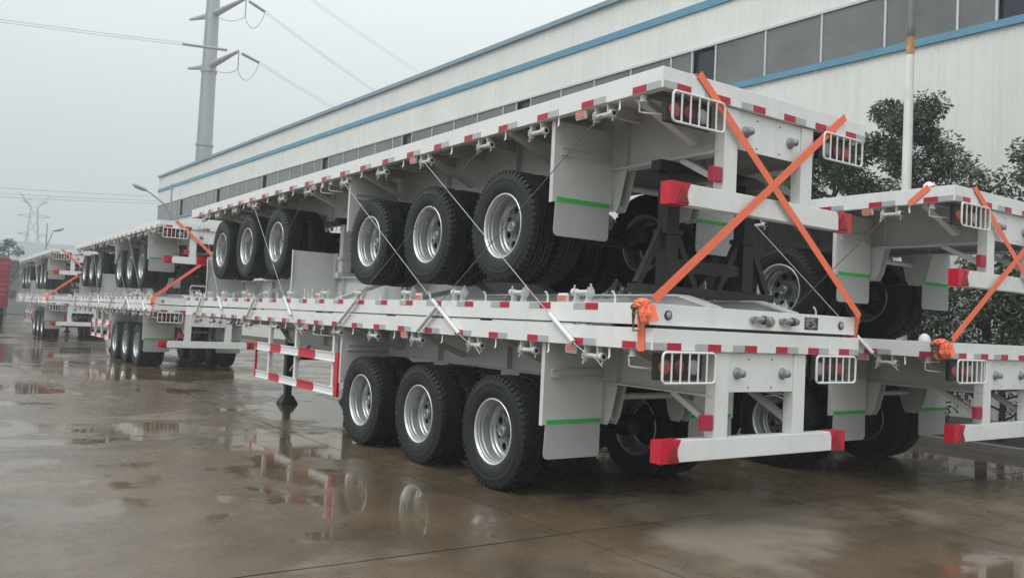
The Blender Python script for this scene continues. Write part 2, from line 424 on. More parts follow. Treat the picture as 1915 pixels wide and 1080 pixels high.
# ---- tyre: shoulder lugs and zig-zag ribs
def tyre_mesh():
    NL = 54                      # shoulder lugs round the tyre
    R = TR
    b = MB()
    side = [(0.105, 0.292), (0.118, 0.300), (0.131, 0.330), (0.140, 0.372), (0.1415, 0.405), (0.139, 0.424), (0.142, 0.428), (0.139, 0.436), (0.137, 0.448), (0.135, 0.458), (0.133, 0.466)]
    rows = []
    for q in range(NL):
        for f, lug, zz in ((0.0, True, -1), (0.30, True, 1), (0.60, True, -1), (0.66, False, -1), (0.94, False, 1)):
            t = 2 * pi * (q + f) / NL
            z = 0.0035 * zz
            pr = list(side)
            if lug: pr += [(0.1315, R - 0.024), (0.1275, R - 0.009), (0.118, R - 0.003), (0.088, R)]
            else: pr += [(0.1235, R - 0.030), (0.117, R - 0.024), (0.108, R - 0.020), (0.088, R - 0.010)]
            tr = [(0.074 + z, R), (0.071 + z, R - 0.013), (0.062 + z, R - 0.013), (0.059 + z, R), (0.020 - z, R), (0.017 - z, R - 0.013), (0.008 - z, R - 0.013), (0.005 - z, R)]
            tl = [(-0.015 - z, R), (-0.018 - z, R - 0.013), (-0.027 - z, R - 0.013), (-0.030 - z, R), (-0.055 + z, R), (-0.058 + z, R - 0.013), (-0.067 + z, R - 0.013), (-0.070 + z, R)]
            full = pr + tr + tl + [(-a_, r) for a_, r in reversed(pr)]
            rows.append([(a_, r * cos(t), r * sin(t)) for a_, r in full])
    k = len(rows[0]); NS = len(rows)
    b.v = [p for row in rows for p in row]
    for j in range(NS):
        j2 = (j + 1) % NS
        for i in range(k - 1):
            b.f.append([j * k + i, j * k + i + 1, j2 * k + i + 1, j2 * k + i]); b.sm.append(i < 10 or i > k - 12); b.mi.append(0)
    return b.mesh('tyre', TYRE)
# ---- rim: outer face looks towards -x; disc deep inside
def rim_mesh():
    b = MB()
    b.cur = 1
    b.lathe([(-0.112, 0.286), (-0.120, 0.288), (-0.124, 0.297), (-0.120, 0.304), (-0.112, 0.304)], 'x', 48)
    b.cur = 0
    b.steps([(-0.112, 0.286), (-0.104, 0.280), (-0.090, 0.277), (-0.084, 0.270), (-0.060, 0.268), (-0.048, 0.262), (0.00, 0.258), (0.012, 0.262), (0.030, 0.262), (0.040, 0.254), (0.060, 0.246), (0.070, 0.236), (0.074, 0.226)], 'x', 48)
    b.lathe([(0.112, 0.304), (0.122, 0.300), (0.118, 0.286), (0.06, 0.262), (0.03, 0.262)], 'x', 48)
    # disc with ten round hand holes
    b.cur = 2
    r0, r1, nh, rh = 0.118, 0.226, 8, 0.039
    M = 16
    for h in range(nh):
        a0 = 2 * pi * h / nh; hw = pi / nh; rc = (r0 + r1) / 2
        hole, outr, deep = [], [], []
        for q in range(M):
            t = 2 * pi * (q + 0.5) / M
            c_, s_ = cos(t), sin(t)
            k = 1 / max(abs(c_), abs(s_))
            rr, aa = rc + (r1 - r0) / 2 * c_ * k, a0 + hw * s_ * k
            outr.append((0.074 - 0.006 * (rr < rc), rr * cos(aa), rr * sin(aa)))
            cx, cy = rc * cos(a0), rc * sin(a0)
            er, et = (cos(a0), sin(a0)), (-sin(a0), cos(a0))
            hx, hy = cx + rh * (c_ * er[0] + s_ * et[0]), cy + rh * (c_ * er[1] + s_ * et[1])
            hole.append((0.071, hx, hy)); deep.append((0.088, hx, hy))
        b.add(hole + outr, [(q, (q + 1) % M, M + (q + 1) % M, M + q) for q in range(M)])
        b.add(hole + deep, [(q, M + q, M + (q + 1) % M, (q + 1) % M) for q in range(M)])
    b.lathe([(0.068, 0.118), (0.062, 0.112), (0.060, 0.095), (0.060, 0.060)], 'x', 40)
    return b.mesh('wheel', [RIM, RIMLIP, DISC], recalc=True)
def hub_mesh():
    b = MB()
    b.cur = 0
    b.lathe([(0.059, 0.075), (0.054, 0.068), (0.030, 0.062), (-0.005, 0.060), (-0.016, 0.052), (-0.020, 0.0)], 'x', 28)
    b.cur = 1
    b.lathe([(-0.020, 0.044), (-0.025, 0.042), (-0.025, 0.036), (-0.020, 0.034)], 'x', 28)
    # cast mark on the cap
    for (y0, z0, y1, z1) in ((-0.02, 0.02, 0.015, 0.02), (-0.02, 0.02, -0.02, 0.0), (-0.02, 0.0, 0.015, 0.0), (0.015, 0.0, 0.015, -0.02), (0.015, -0.02, -0.02, -0.02)):
        b.bar((-0.022, y0, z0), (-0.022, y1, z1), 0.006, 0.005, (1, 0, 0))
    b.cur = 0
    for k in range(10):
        a = 2 * pi * (k + .5) / 10
        b.cyl((0.05, 0.092 * cos(a), 0.092 * sin(a)), (0.046, 0.092 * cos(a), 0.092 * sin(a)), 0.010, 6)
    b.cur = 2       # brake drum behind the disc
    b.lathe([(0.11, 0.10), (0.11, 0.205), (0.13, 0.21), (0.25, 0.21), (0.26, 0.19), (0.26, 0.06)], 'x', 32)
    return b.mesh('hub', [HUB, RIM, DARK])
ME_TYRE, ME_RIM, ME_HUB = tyre_mesh(), rim_mesh(), hub_mesh()

def winch_mesh():
    b = MB()       # local origin on the rail's lower edge; drum runs along y
    for y in (-0.085, 0.060):
        b.prism([(0.012, 0.0), (0.072, 0.0), (0.066, -0.045), (0.072, -0.085), (0.045, -0.108), (0.018, -0.085), (0.020, -0.045)], 'y', y, y + 0.012)
    b.cyl((0.045, -0.125, -0.078), (0.045, 0.095, -0.078), 0.021, 14)
    b.tube([(0.045, -0.128, -0.078), (0.045, -0.095, -0.078)], 0.033, 14)
    b.cur = 1
    b.tube([(0.045, -0.1295, -0.078), (0.045, -0.127, -0.078)], 0.017, 12)
    b.cur = 0
    # ratchet teeth
    n = 12; poly = []
    for k in range(n):
        a = 2 * pi * k / n
        poly.append((0.045 + 0.048 * cos(a), -0.078 + 0.048 * sin(a)))
        poly.append((0.045 + 0.034 * cos(a + 0.35), -0.078 + 0.034 * sin(a + 0.35)))
    b.prism(poly, 'y', 0.074, 0.088)
    b.bar((0.045, 0.095, -0.10), (0.03, 0.10, -0.145), 0.012, 0.012)
    b.cyl((0.045, -0.118, -0.112), (0.045, -0.112, -0.138), 0.007, 6)
    return b.mesh('strap_winch', [WHITE2, DARK], bevel=0)
def hook_mesh():
    b = MB()
    b.tube([(0.02, 0.0, 0.002), (0.02, 0.0, -0.045), (0.014, -0.008, -0.072), (-0.002, -0.012, -0.086)], 0.0085, 8)
    return b.mesh('rope_hook', WHITE)
def marker_mesh():
    b = MB()
    b.cur = 0; b.box(0.018, 0.034, -0.062, 0.062, -0.072, -0.004)
    b.cur = 1; b.box(0.006, 0.018, -0.058, 0.058, -0.058, -0.006)
    return b.mesh('marker_lamp', [WHITE, PINKL], bevel=0.003)
ME_WINCH, ME_HOOK, ME_MARK = winch_mesh(), hook_mesh(), marker_mesh()
def box_mesh(name, mt, sx, sy, sz, bevel=0.0):
    b = MB(); b.box(-sx / 2, sx / 2, -sy / 2, sy / 2, -sz / 2, sz / 2); return b.mesh(name, mt, bevel)
ME_TAPE_SR, ME_TAPE_SG = box_mesh('red_tape', TAPER, 0.003, 0.146, 0.052), box_mesh('grey_tape', TAPEG, 0.003, 0.146, 0.052)
ME_TAPE_RR, ME_TAPE_RG = box_mesh('red_tape', TAPER, 0.144, 0.003, 0.052), box_mesh('grey_tape', TAPEG, 0.136, 0.003, 0.052)

WINCH_Y = [0.69, 1.55, 2.39, 3.52, 4.55, 5.58, 6.80, 7.83, 9.05, 10.08, 11.08, 11.95]
HOOK_Y = [0.47, 1.22, 2.00, 2.95, 3.98, 5.05, 6.25, 7.32, 8.40, 9.55, 10.58, 11.52, 12.35]
MARK_Y = [0.93, 3.76, 6.57, 9.30, 11.72]
TAPE_Y = [0.165 + k * 0.5935 for k in range(21)]      # boundary between grey (rear side) and red
BRACE_Y = [0.34, 2.02, 3.62, 5.20, 7.05, 8.85, 10.23, 11.75]

def make_trailer(name):
    T = thing(name, 'white flatbed trailer', 'trailer')
    X2 = W_TR
    # --- deck and perimeter rails
    b = MB(); b.box(0.012, X2 - 0.012, 0.012, L_TR - 0.012, ZT - 0.010, ZT - 0.004); b.build('deck_plate', WHITE2, T)
    for s in (0, 1):
        def mx(x): return X2 - x if s else x
        def BX(bb, x0, x1, *r): bb.box(min(mx(x0), mx(x1)), max(mx(x0), mx(x1)), *r)
        b = MB()
        prof = [(0, ZB), (0.07, ZB), (0.07, ZB + 0.007), (0.008, ZB + 0.007), (0.008, ZT - 0.007), (0.05, ZT - 0.007), (0.05, ZT), (0, ZT)]
        b.prism([(mx(x), z) for x, z in prof], 'y', 0.0, L_TR)
        b.build('side_rail', WHITE, T, bevel=0.0025)
    b = MB(); b.prism([(0.0, ZB + .001), (0.07, ZB + .001), (0.07, ZB + 0.008), (0.008, ZB + 0.008), (0.008, ZT - 0.008), (0.05, ZT - 0.008), (0.05, ZT - .001), (0.0, ZT - .001)], 'x', 0.001, X2 - 0.001)
    rear = b.build('rear_rail', WHITE, T, bevel=0.0025); rear.location.y = -0.002
    b = MB(); b.prism([(L_TR + .002, ZB + .001), (L_TR - 0.06, ZB + .001), (L_TR - 0.06, ZB + 0.008), (L_TR - 0.006, ZB + 0.008), (L_TR - 0.006, ZT - 0.008), (L_TR - 0.06, ZT - 0.008), (L_TR - 0.06, ZT - .001), (L_TR + .002, ZT - .001)], 'x', 0.001, X2 - 0.001)
    b.build('front_rail', WHITE, T, bevel=0.0025)
    # --- main beams with gooseneck
    for s in (0, 1):
        xc = 0.775 if not s else X2 - 0.775
        side = [(0.05, ZT - 0.012), (L_TR - 0.07, ZT - 0.012), (L_TR - 0.07, 1.37), (L_TR - 0.42, 1.278), (9.55, 1.278), (9.0, 1.035), (0.05, 1.035)]
        b = MB(); b.prism(side, 'x', xc - 0.006, xc + 0.006)
        fl = [(0.05, 1.035), (9.0, 1.035), (9.55, 1.278), (L_TR - 0.42, 1.278), (L_TR - 0.07, 1.37)]
        for (ya, za), (yb, zb) in zip(fl[:-1], fl[1:]):
            b.bar((xc, ya, za - 0.007), (xc, yb, zb - 0.007), 0.15, 0.014)
        b.build('main_beam', WHITE2, T)
        for yk in (1.15, 2.8, 4.2, 5.75, 7.6, 9.9, 11.4):
            b2 = MB(); zz = 1.04 if yk < 9 else 1.285
            b2.box(xc - 0.068, xc + 0.068, yk - 0.004, yk + 0.004, zz, ZT - 0.016); b2.build('web_stiffener', WHITE2, T)
    # --- cross members and side braces
    for k in range(20):
        y = 0.42 + k * 0.62
        b = MB(); b.box(0.075, X2 - 0.075, y - 0.03, y + 0.03, ZB + 0.04, ZT - 0.011); b.build('cross_member', WHITE2, T)
    for y in BRACE_Y:
        zl = 1.11 if y < 9 else 1.30
        zl = 1.21 if 7.5 < y < 9 else zl
        for s in (0, 1):
            b = MB(); p0, p1 = (0.075, y, ZB + 0.012), (0.70, y, zl + 0.02)
            if s: p0, p1 = (X2 - p0[0], y, p0[2]), (X2 - p1[0], y, p1[2])
            b.bar(p0, p1, 0.075, 0.05, (0, 0, 1)); b.build('side_brace', WHITE2, T)
    # --- reflective tape
    for s in (0, 1):
        xf = -0.0012 if not s else X2 + 0.0012
        for y in TAPE_Y:
            if y + 0.15 < L_TR: place(ME_TAPE_SR, 'red_tape', T, (xf, y + 0.0745, ZB + 0.030))
            place(ME_TAPE_SG, 'grey_tape', T, (xf, y - 0.0745, ZB + 0.030))
    for x in (0.245, 0.675, 1.09): 
        for s in (0, 1):
            xx = x if not s else X2 - x
            place(ME_TAPE_RR, 'red_tape', T, (xx - (0.03 if not s else -0.03), -0.0035, ZB + 0.030))
            place(ME_TAPE_RG, 'grey_tape', T, (xx - (0.172 if not s else -0.172), -0.0035, ZB + 0.030))
    # --- winches, hooks, lamps under both rails
    for s in (0, 1):
        for y in WINCH_Y:
            o = place(ME_WINCH, 'strap_winch', T, (0.0 if not s else X2 - 0.09, y, ZB - 0.001))
        for y in HOOK_Y: place(ME_HOOK, 'rope_hook', T, (0.0 if not s else X2 - 0.03, y, ZB))
        for y in MARK_Y: place(ME_MARK, 'marker_lamp', T, (0.0, y, ZB), None) if not s else place(ME_MARK, 'marker_lamp', T, (X2, y, ZB), (0, 0, pi))
        # stake tube with an angled handle rod, rear and front
        for y0, dr in ((0.25, 1), (6.05, 1), (6.32, 1)):
            b = MB(); xx = 0.055 if not s else X2 - 0.055; sg = 1 if not s else -1
            b.cyl((xx, y0, ZB + 0.002), (xx, y0, ZB - 0.05), 0.028, 14)
            b.cyl((xx, y0, ZB - 0.05), (xx, y0, ZB - 0.056), 0.04, 14)
            b.tube([(xx - sg * 0.02, y0 + 0.02, ZB - 0.056), (xx - sg * 0.02, y0 + 0.02, ZB - 0.125), (xx + sg * 0.0, y0 - 0.005, ZB - 0.133), (xx + sg * 0.12, y0 - 0.10, ZB - 0.140)], 0.0075, 8)
            b.build('stake_handle', WHITE2, T)
    # --- mudguard plates and rubber flaps
    for s in (0, 1):
        def mx(x): return X2 - x if s else x
        for yp, rearp in ((1.315, True), (5.45, False)):
            b = MB()
            xa, xb = sorted((mx(0.062), mx(0.705)))
            b.box(xa, xb, yp, yp + 0.004, 0.672, ZB - 0.006)
            xl = sorted((mx(0.058), mx(0.062)))
            b.box(xl[0], xl[1], yp - 0.002, yp + 0.045, 0.668, ZB - 0.006)
            xr_ = sorted((mx(0.705), mx(0.709)))
            b.box(xr_[0], xr_[1], yp - 0.002, yp + 0.03, 0.668, ZB - 0.006)
            pl = b.build('mudguard_plate', WHITE2, T)
            b = MB(); xx = sorted((mx(0.13), mx(0.72)))
            b.prism([(yp - 0.001, 1.075), (yp - 0.035, 1.075), (yp - 0.035, 1.08), (yp - 0.006, 1.08), (yp - 0.006, 1.14), (yp - 0.035, 1.14), (yp - 0.035, 1.145), (yp - 0.001, 1.145)], 'x', *xx)
            b.build('bracket_bar', WHITE2, pl)
            if rearp:
                x0, x1 = 0.078, 0.692
                poly = [(x0 + 0.012, 0.715)]
                for k in range(5): a = pi + pi / 2 * k / 4; poly.append((x0 + 0.045 + 0.045 * cos(a), 0.43 + 0.045 * sin(a)))
                for k in range(5): a = 1.5 * pi + pi / 2 * k / 4; poly.append((x1 - 0.045 + 0.045 * cos(a), 0.43 + 0.045 * sin(a)))
                poly += [(x1 - 0.004, 0.715)]
                b = MB(); b.prism([(mx(x), z) for x, z in poly], 'y', yp - 0.009, yp - 0.003)
                fl = b.build('mud_flap', FLAP, T)
                b = MB(); xs = sorted((mx(0.095), mx(0.690))); b.box(xs[0], xs[1], yp - 0.016, yp - 0.0095, 0.682, 0.716)
                g = b.build('green_strip', GREEN, fl)
                for q in (0.14, 0.31, 0.48, 0.645):
                    b = MB(); b.cyl((mx(q), yp - 0.0155, 0.699), (mx(q), yp - 0.020, 0.699), 0.009, 8); b.build('bolt', GREEN, fl)
    # --- running gear
    for y in AX:
        b = MB(); b.cyl((0.4, y, ZAX), (X2 - 0.4, y, ZAX), 0.072, 16); b.build('axle', DARK, T)
        for s in (0, 1):
            xs = 0.80 if not s else X2 - 0.80
            b = MB()
            for k in range(5):
                l = 0.60 - 0.09 * k
                pts = [(xs, y + l * t, 0.66 - 0.02 * k - 0.05 * (1 - t * t) + 0.03) for t in (-1, -.5, 0, .5, 1)]
                for p, q in zip(pts[:-1], pts[1:]): b.bar(p, q, 0.085, 0.016)
            b.box(xs - 0.06, xs + 0.06, y - 0.09, y + 0.09, 0.52, 0.60)
            b.build('leaf_spring', DARK, T)
            b = MB(); xb = 1.0 if not s else X2 - 1.0
            b.cyl((xb, y - 0.20, ZAX + 0.02), (xb, y - 0.36, ZAX + 0.04), 0.082, 16); b.cyl((xb, y - 0.07, ZAX + 0.01), (xb, y - 0.20, ZAX + 0.02), 0.03, 10)
            b.build('brake_chamber', DARK, T)
    for y in (1.33, 2.79, 4.195, 5.62):
        for s in (0, 1):
            xs = 0.80 if not s else X2 - 0.80
            b = MB()
            for dx in (-0.055, 0.047):
                b.prism([(y - 0.17, 1.022), (y + 0.17, 1.022), (y + 0.10, 0.74), (y + 0.055, 0.66), (y - 0.055, 0.66), (y - 0.10, 0.74)], 'x', xs + dx, xs + dx + 0.008)
            b.box(xs - 0.047, xs + 0.047, y + 0.06, y + 0.068, 0.80, 1.022)
            b.cyl((xs - 0.065, y, 0.71), (xs + 0.065, y, 0.71), 0.025, 12)
            b.build('spring_hanger', WHITE2, T)
        b = MB(); b.cyl((0.88, y + 0.02, 0.90), (X2 - 0.88, y + 0.02, 0.90), 0.03, 12); b.build('hanger_tie_bar', WHITE2, T)
    for y in AX:
        for s in (0, 1):
            for inner in (0, 1):
                x = 0.205 if not inner else 0.525
                x = X2 - x if s else x
                face_out = (s == 0) != bool(inner)         # outer wheels show their deep dish outwards
                rz = 0 if face_out else pi
                w = place(ME_RIM, 'wheel', T, (x, y, ZAX), (random.uniform(0, 2 * pi), 0, rz))
                w.rotation_mode = 'ZYX' if False else 'XYZ'
                place(ME_TYRE, 'tyre', w)
                if not inner: place(ME_HUB, 'hub', w)
    b = MB(); b.tube([(1.25, 6.6, 1.05), (1.25, 6.63, 1.05), (1.25, 7.37, 1.05), (1.25, 7.4, 1.05)], 0.14, 20, radii=[0.10, 0.14, 0.14, 0.10]); b.build('air_tank', WHITE2, T)
    # --- rear end: posts, socket panel, bumper, lamps
    yb = 0.025
    for s in (0, 1):
        def mx(x): return X2 - x if s else x
        xs = sorted((mx(0.703), mx(0.855)))
        b = MB(); b.box(xs[0], xs[1], yb, yb + 0.10, 0.716, ZB - 0.003); b.build('bumper_post', WHITE, T, bevel=0.006)
        b = MB(); b.bar((mx(0.78), 0.14, 0.82), (mx(0.78), 0.52, 1.02), 0.07, 0.045); b.build('post_brace', WHITE2, T)
        # lamp cluster with wire guard
        b = MB(); xs = sorted((mx(0.095), mx(0.585)))
        b.box(xs[0], xs[1], 0.055, 0.10, 1.150, 1.345); lamp_box = b.build('lamp_housing', BLACKPL, T, bevel=0.012)
        for q, mt in ((0.180, LORANGE), (0.330, LRED), (0.480, LCLEAR)):
            b = MB(); b.lathe([(0.055, 0.058), (0.049, 0.058), (0.046, 0.053), (0.041, 0.048), (0.038, 0.028), (0.037, 0.0)], 'y', 24, (mx(q), 0, 1.245))
            b.build('lamp_lens', mt, lamp_box)
        b = MB(); cx = mx(0.355)
        b.tube(ring(cx, 1.245, 0.55, 0.222, 0.035, -0.028), 0.0095, 8, closed=True)
        for k in range(1, 6):
            xq = cx - 0.275 + 0.55 * k / 6
            b.tube([(xq, -0.028, 1.138), (xq, -0.028, 1.352)], 0.0075, 8)
        for xq in (cx - 0.2, cx + 0.2): b.tube([(xq, -0.028, 1.352), (xq, 0.03, 1.36)], 0.0075, 6)
        b.build('lamp_guard', WHITE, T)
    b = MB(); b.box(0.857, X2 - 0.857, yb + 0.012, yb + 0.02, 1.06, ZB - 0.003)
    pan = b.build('socket_panel', WHITE, T)
    for x in (0.955, 1.505):
        b = MB(); b.lathe([(yb + 0.012, 0.048), (yb + 0.004, 0.046), (yb - 0.002, 0.034), (yb - 0.03, 0.030), (yb - 0.034, 0.034), (yb - 0.055, 0.028), (yb - 0.062, 0.0)], 'y', 20, (x, 0, 1.205)); b.build('air_coupling', KNOB, pan)
    b = MB()
    for x, z in ((1.09, 1.315), (1.37, 1.315), (1.09, 1.095), (1.37, 1.095)): b.box(x - 0.009, x + 0.009, yb + 0.0105, yb + 0.0125, z - 0.005, z + 0.005)
    b.build('panel_slot', BLACKPL, pan)
    b = MB(); b.box(0.32, X2 - 0.32, yb - 0.006, yb + 0.09, 0.556, 0.716)
    bp = b.build('rear_bumper', WHITE, T, bevel=0.006)
    for s in (0, 1):
        def mx(x): return X2 - x if s else x
        b = MB(); poly = [(0.138, 0.552), (0.326, 0.552), (0.304, 0.636), (0.345, 0.720), (0.138, 0.720)]
        b.prism([(mx(x), z) for x, z in poly], 'y', yb - 0.010, yb + 0.094); b.build('bumper_end', RED, bp)
        b = MB(); c = 0.262
        b.prism([(mx(c - 0.062), 0.565), (mx(c + 0.062), 0.565), (mx(c), 0.700)], 'y', yb - 0.022, yb - 0.0102); tri = b.build('triangle_reflector', REFL, bp, bevel=0.004)
    # red square lamp on the left post with its stub bracket
    b = MB(); b.box(0.578, 0.690, yb - 0.002, yb + 0.05, 0.772, 0.892); lm = b.build('square_lamp', SQRED, T, bevel=0.01)
    b = MB(); b.box(0.690, 0.702, yb + 0.02, yb + 0.05, 0.82, 0.86); b.build('lamp_bracket', DARK, lm)
    # --- front end: lamps, couplings, data plate
    yf = L_TR + 0.002
    for x in (0.185, X2 - 0.21):
        b = MB(); b.lathe([(yf, 0.036), (yf + 0.010, 0.034), (yf + 0.012, 0.027)], 'y', 24, (x, 0, 1.446)); fm = b.build('front_marker', BLACKPL, T)
        b = MB(); b.lathe([(yf + 0.008, 0.026), (yf + 0.016, 0.02), (yf + 0.018, 0.0)], 'y', 20, (x, 0, 1.446)); b.build('marker_lens', LCLEAR, fm)
    b = MB(); b.box(0.95, 1.64, yf, yf + 0.006, 1.470, 1.520); b.build('coupling_bracket', WHITE, T)
    for x, capm in ((1.16, BRASS), (1.52, RED)):
        b = MB(); b.cyl((x - 0.05, yf + 0.005, 1.44), (x - 0.05, yf + 0.04, 1.44), 0.024, 14)
        b.tube([(x - 0.06, yf + 0.045, 1.44), (x + 0.05, yf + 0.045, 1.437)], 0.026, 12); b.lathe([(-.02, .036), (.02, .036), (.026, .02)], 'x', 14, (x + 0.05, yf + 0.05, 1.44)); cp = b.build('air_line_coupling', KNOB, T)
        b = MB(); b.cyl((x + 0.076, yf + 0.05, 1.44), (x + 0.10, yf + 0.05, 1.44), 0.026, 12); b.build('coupling_cap', capm, cp)
    b = MB(); b.tube([(1.31, yf, 1.452), (1.31, yf + 0.035, 1.452)], 0.045, 5); b.tube([(1.31, yf + 0.035, 1.452), (1.31, yf + 0.05, 1.452)], 0.03, 14); b.build('electric_socket', KNOB, T)
    b = MB(); b.box(1.785, 1.965, yf, yf + 0.003, 1.392, 1.496); dp = b.build('data_plate', BLACKPL, T)
    b = MB()
    for k, row in enumerate((((.06, .12),), ((.012, .055), (.10, .165)), ((.012, .05), (.10, .15)), ((.012, .08), (.12, .16)), ((.012, .06), (.10, .14)), ((.012, .14),), ((.012, .13),), ((.012, .14),))):
        z = 1.401 + 0.0116 * (7 - k)
        for xa, xb in row: b.box(1.785 + xa, 1.785 + xb, yf + 0.003, yf + 0.004, z - 0.0016, z + 0.0016)
    b.build('plate_print', INK, dp)
    return T

def add_guards_and_legs(T):
    """side guards (red and white) and landing legs of a trailer that stands on its own wheels"""
    X2 = W_TR
    for s in (0, 1):
        def mx(x): return X2 - x if s else x
        def BX(x0, x1, *r):
            b = MB(); xs = sorted((mx(x0), mx(x1))); b.box(xs[0], xs[1], *r); return b
        for y in (8.12, 7.05, 5.74):
            BX(0.070, 0.125, y - 0.03, y + 0.03, 0.535, ZB - 0.002).build('guard_post', WHITE, T, bevel=0.004)
        for z0, z1 in ((0.915, 1.035), (0.497, 0.605)):
            ys = [8.60, 8.01, 7.56, 6.875, 6.27, 5.60]
            for k in range(5):
                ya, yb2 = ys[k + 1], ys[k]
                b = MB(); prof = [(0.040, z0), (0.066, z0), (0.066, z1), (0.040, z1), (0.040, z1 - 0.012), (0.052, z1 - 0.020), (0.052, z0 + 0.020), (0.040, z0 + 0.012)]
                b.prism([(mx(x), z) for x, z in prof], 'y', ya + 0.0005, yb2 - 0.0005)
                b.build('guard_rail_segment', RED if k % 2 else WHITE, T)
        BX(0.036, 0.075, 5.50, 5.598, 0.490, 1.045).build('guard_end_plate', RED, T, bevel=0.004)
        BX(0.036, 0.070, 8.602, 8.63, 0.490, 1.045).build('guard_end_plate', RED, T, bevel=0.004)
        # landing leg
        lx = 0.83 if not s else 0.56
        leg = BX(lx - 0.065, lx + 0.065, 9.20, 9.34, 0.30, 1.262).build('landing_leg', DARK, T, bevel=0.004)
        BX(lx - 0.05, lx + 0.05, 9.215, 9.325, 0.10, 0.30).build('inner_leg', DARK, leg)
        b = MB()
        q0 = [(mx(lx - 0.13), 9.14), (mx(lx + 0.13), 9.14), (mx(lx + 0.13), 9.40), (mx(lx - 0.13), 9.40)]
        q1 = [(mx(lx - 0.07), 9.19), (mx(lx + 0.07), 9.19), (mx(lx + 0.07), 9.35), (mx(lx - 0.07), 9.35)]
        b.add([(x, y, 0.025) for x, y in q0] + [(x, y, 0.14) for x, y in q1], [(0, 1, 2, 3), (4, 5, 6, 7)] + [(i, (i + 1) % 4, 4 + (i + 1) % 4, 4 + i) for i in range(4)])
        xs = sorted((mx(lx - 0.135), mx(lx + 0.135))); b.box(xs[0], xs[1], 9.135, 9.405, 0.001, 0.024)
        b.build('foot', DARK, leg)
        b = MB(); b.bar((mx(lx), 9.18, 0.55), (mx(0.80), 8.35, 1.02), 0.05, 0.03); b.build('leg_brace', WHITE2, T)
    b = MB(); b.bar((0.9, 9.27, 0.75), (1.6, 9.27, 0.75), 0.05, 0.05); b.build('leg_cross_bar', DARK, T)

proto = make_trailer('flatbed_trailer')
base_proto = copy_tree(proto)
add_guards_and_legs(base_proto)

# ================================================================ stacks
STACKS = {
    'A': dict(o=(0.0, 0.0), dz=1.880, who='stack beside the two-high stack'),
    'B': dict(o=(0.17, 16.2), dz=1.960, who='middle stack of the row'),
    'C': dict(o=(-0.16, 32.6), dz=1.985, who='stack next to the red stake trailer'),
}
Z_INV = 1.545 + ZT
Y_INV = 0.042 + L_TR + 0.002

def ribbon(b, pts, w, t, ups):
    for (p, q), u in zip(zip(pts[:-1], pts[1:]), ups): b.bar(p, q, w, t, u)

def crumple(b, c, sx, sy, sz, seed):
    r = random.Random(seed); n, m_ = 18, 12
    vs = []
    ph = [r.uniform(0, 6.28) for _ in range(6)]
    for i in range(m_ + 1):
        v = pi * i / m_
        for j in range(n):
            u = 2 * pi * j / n
            k = 1 + 0.22 * sin(5 * u + ph[0] + 1.5 * sin(3 * v + ph[1])) + 0.14 * sin(9 * u + 4 * v + ph[2]) + 0.1 * sin(7 * v + ph[3])
            vs.append((c[0] + sx * k * sin(v) * cos(u), c[1] + sy * k * sin(v) * sin(u), c[2] + sz * (1 + 0.08 * sin(4 * u + ph[4])) * cos(v)))
    fs = [(i * n + j, i * n + (j + 1) % n, (i + 1) * n + (j + 1) % n, (i + 1) * n + j) for i in range(m_) for j in range(n)]
    b.add(vs, fs, False)

def ratchet(parent, x, y, z, sgn, s=1.0):
    b = MB()
    for dy in (-0.038, 0.034):
        b.prism([(x + sgn * -0.002, z + 0.09), (x + sgn * -0.03, z + 0.085), (x + sgn * -0.045, z + 0.02), (x + sgn * -0.03, z - 0.11), (x + sgn * -0.022, z - 0.11), (x + sgn * -0.012, z + 0.01)], 'y', y + dy, y + dy + 0.004)
    b.cyl((x - sgn * 0.022, y - 0.05, z + 0.06), (x - sgn * 0.022, y + 0.05, z + 0.06), 0.017, 12)
    b.cyl((x - sgn * 0.027, y - 0.042, z - 0.105), (x - sgn * 0.027, y + 0.042, z - 0.105), 0.008, 8)
    for dy in (-0.052, 0.046):
        n = 10; poly = []
        for k in range(n):
            a = 2 * pi * k / n
            poly += [(x - sgn * 0.022 + 0.030 * cos(a), z + 0.06 + 0.030 * sin(a)), (x - sgn * 0.022 + 0.020 * cos(a + .4), z + 0.06 + 0.020 * sin(a + .4))]
        b.prism(poly, 'y', y + dy, y + dy + 0.005)
    b.box(min(x - sgn * 0.018, x - sgn * 0.035), max(x - sgn * 0.018, x - sgn * 0.035), y - 0.034, y + 0.034, z + 0.012, z + 0.03)
    return b.build('ratchet', STEELZ, parent)

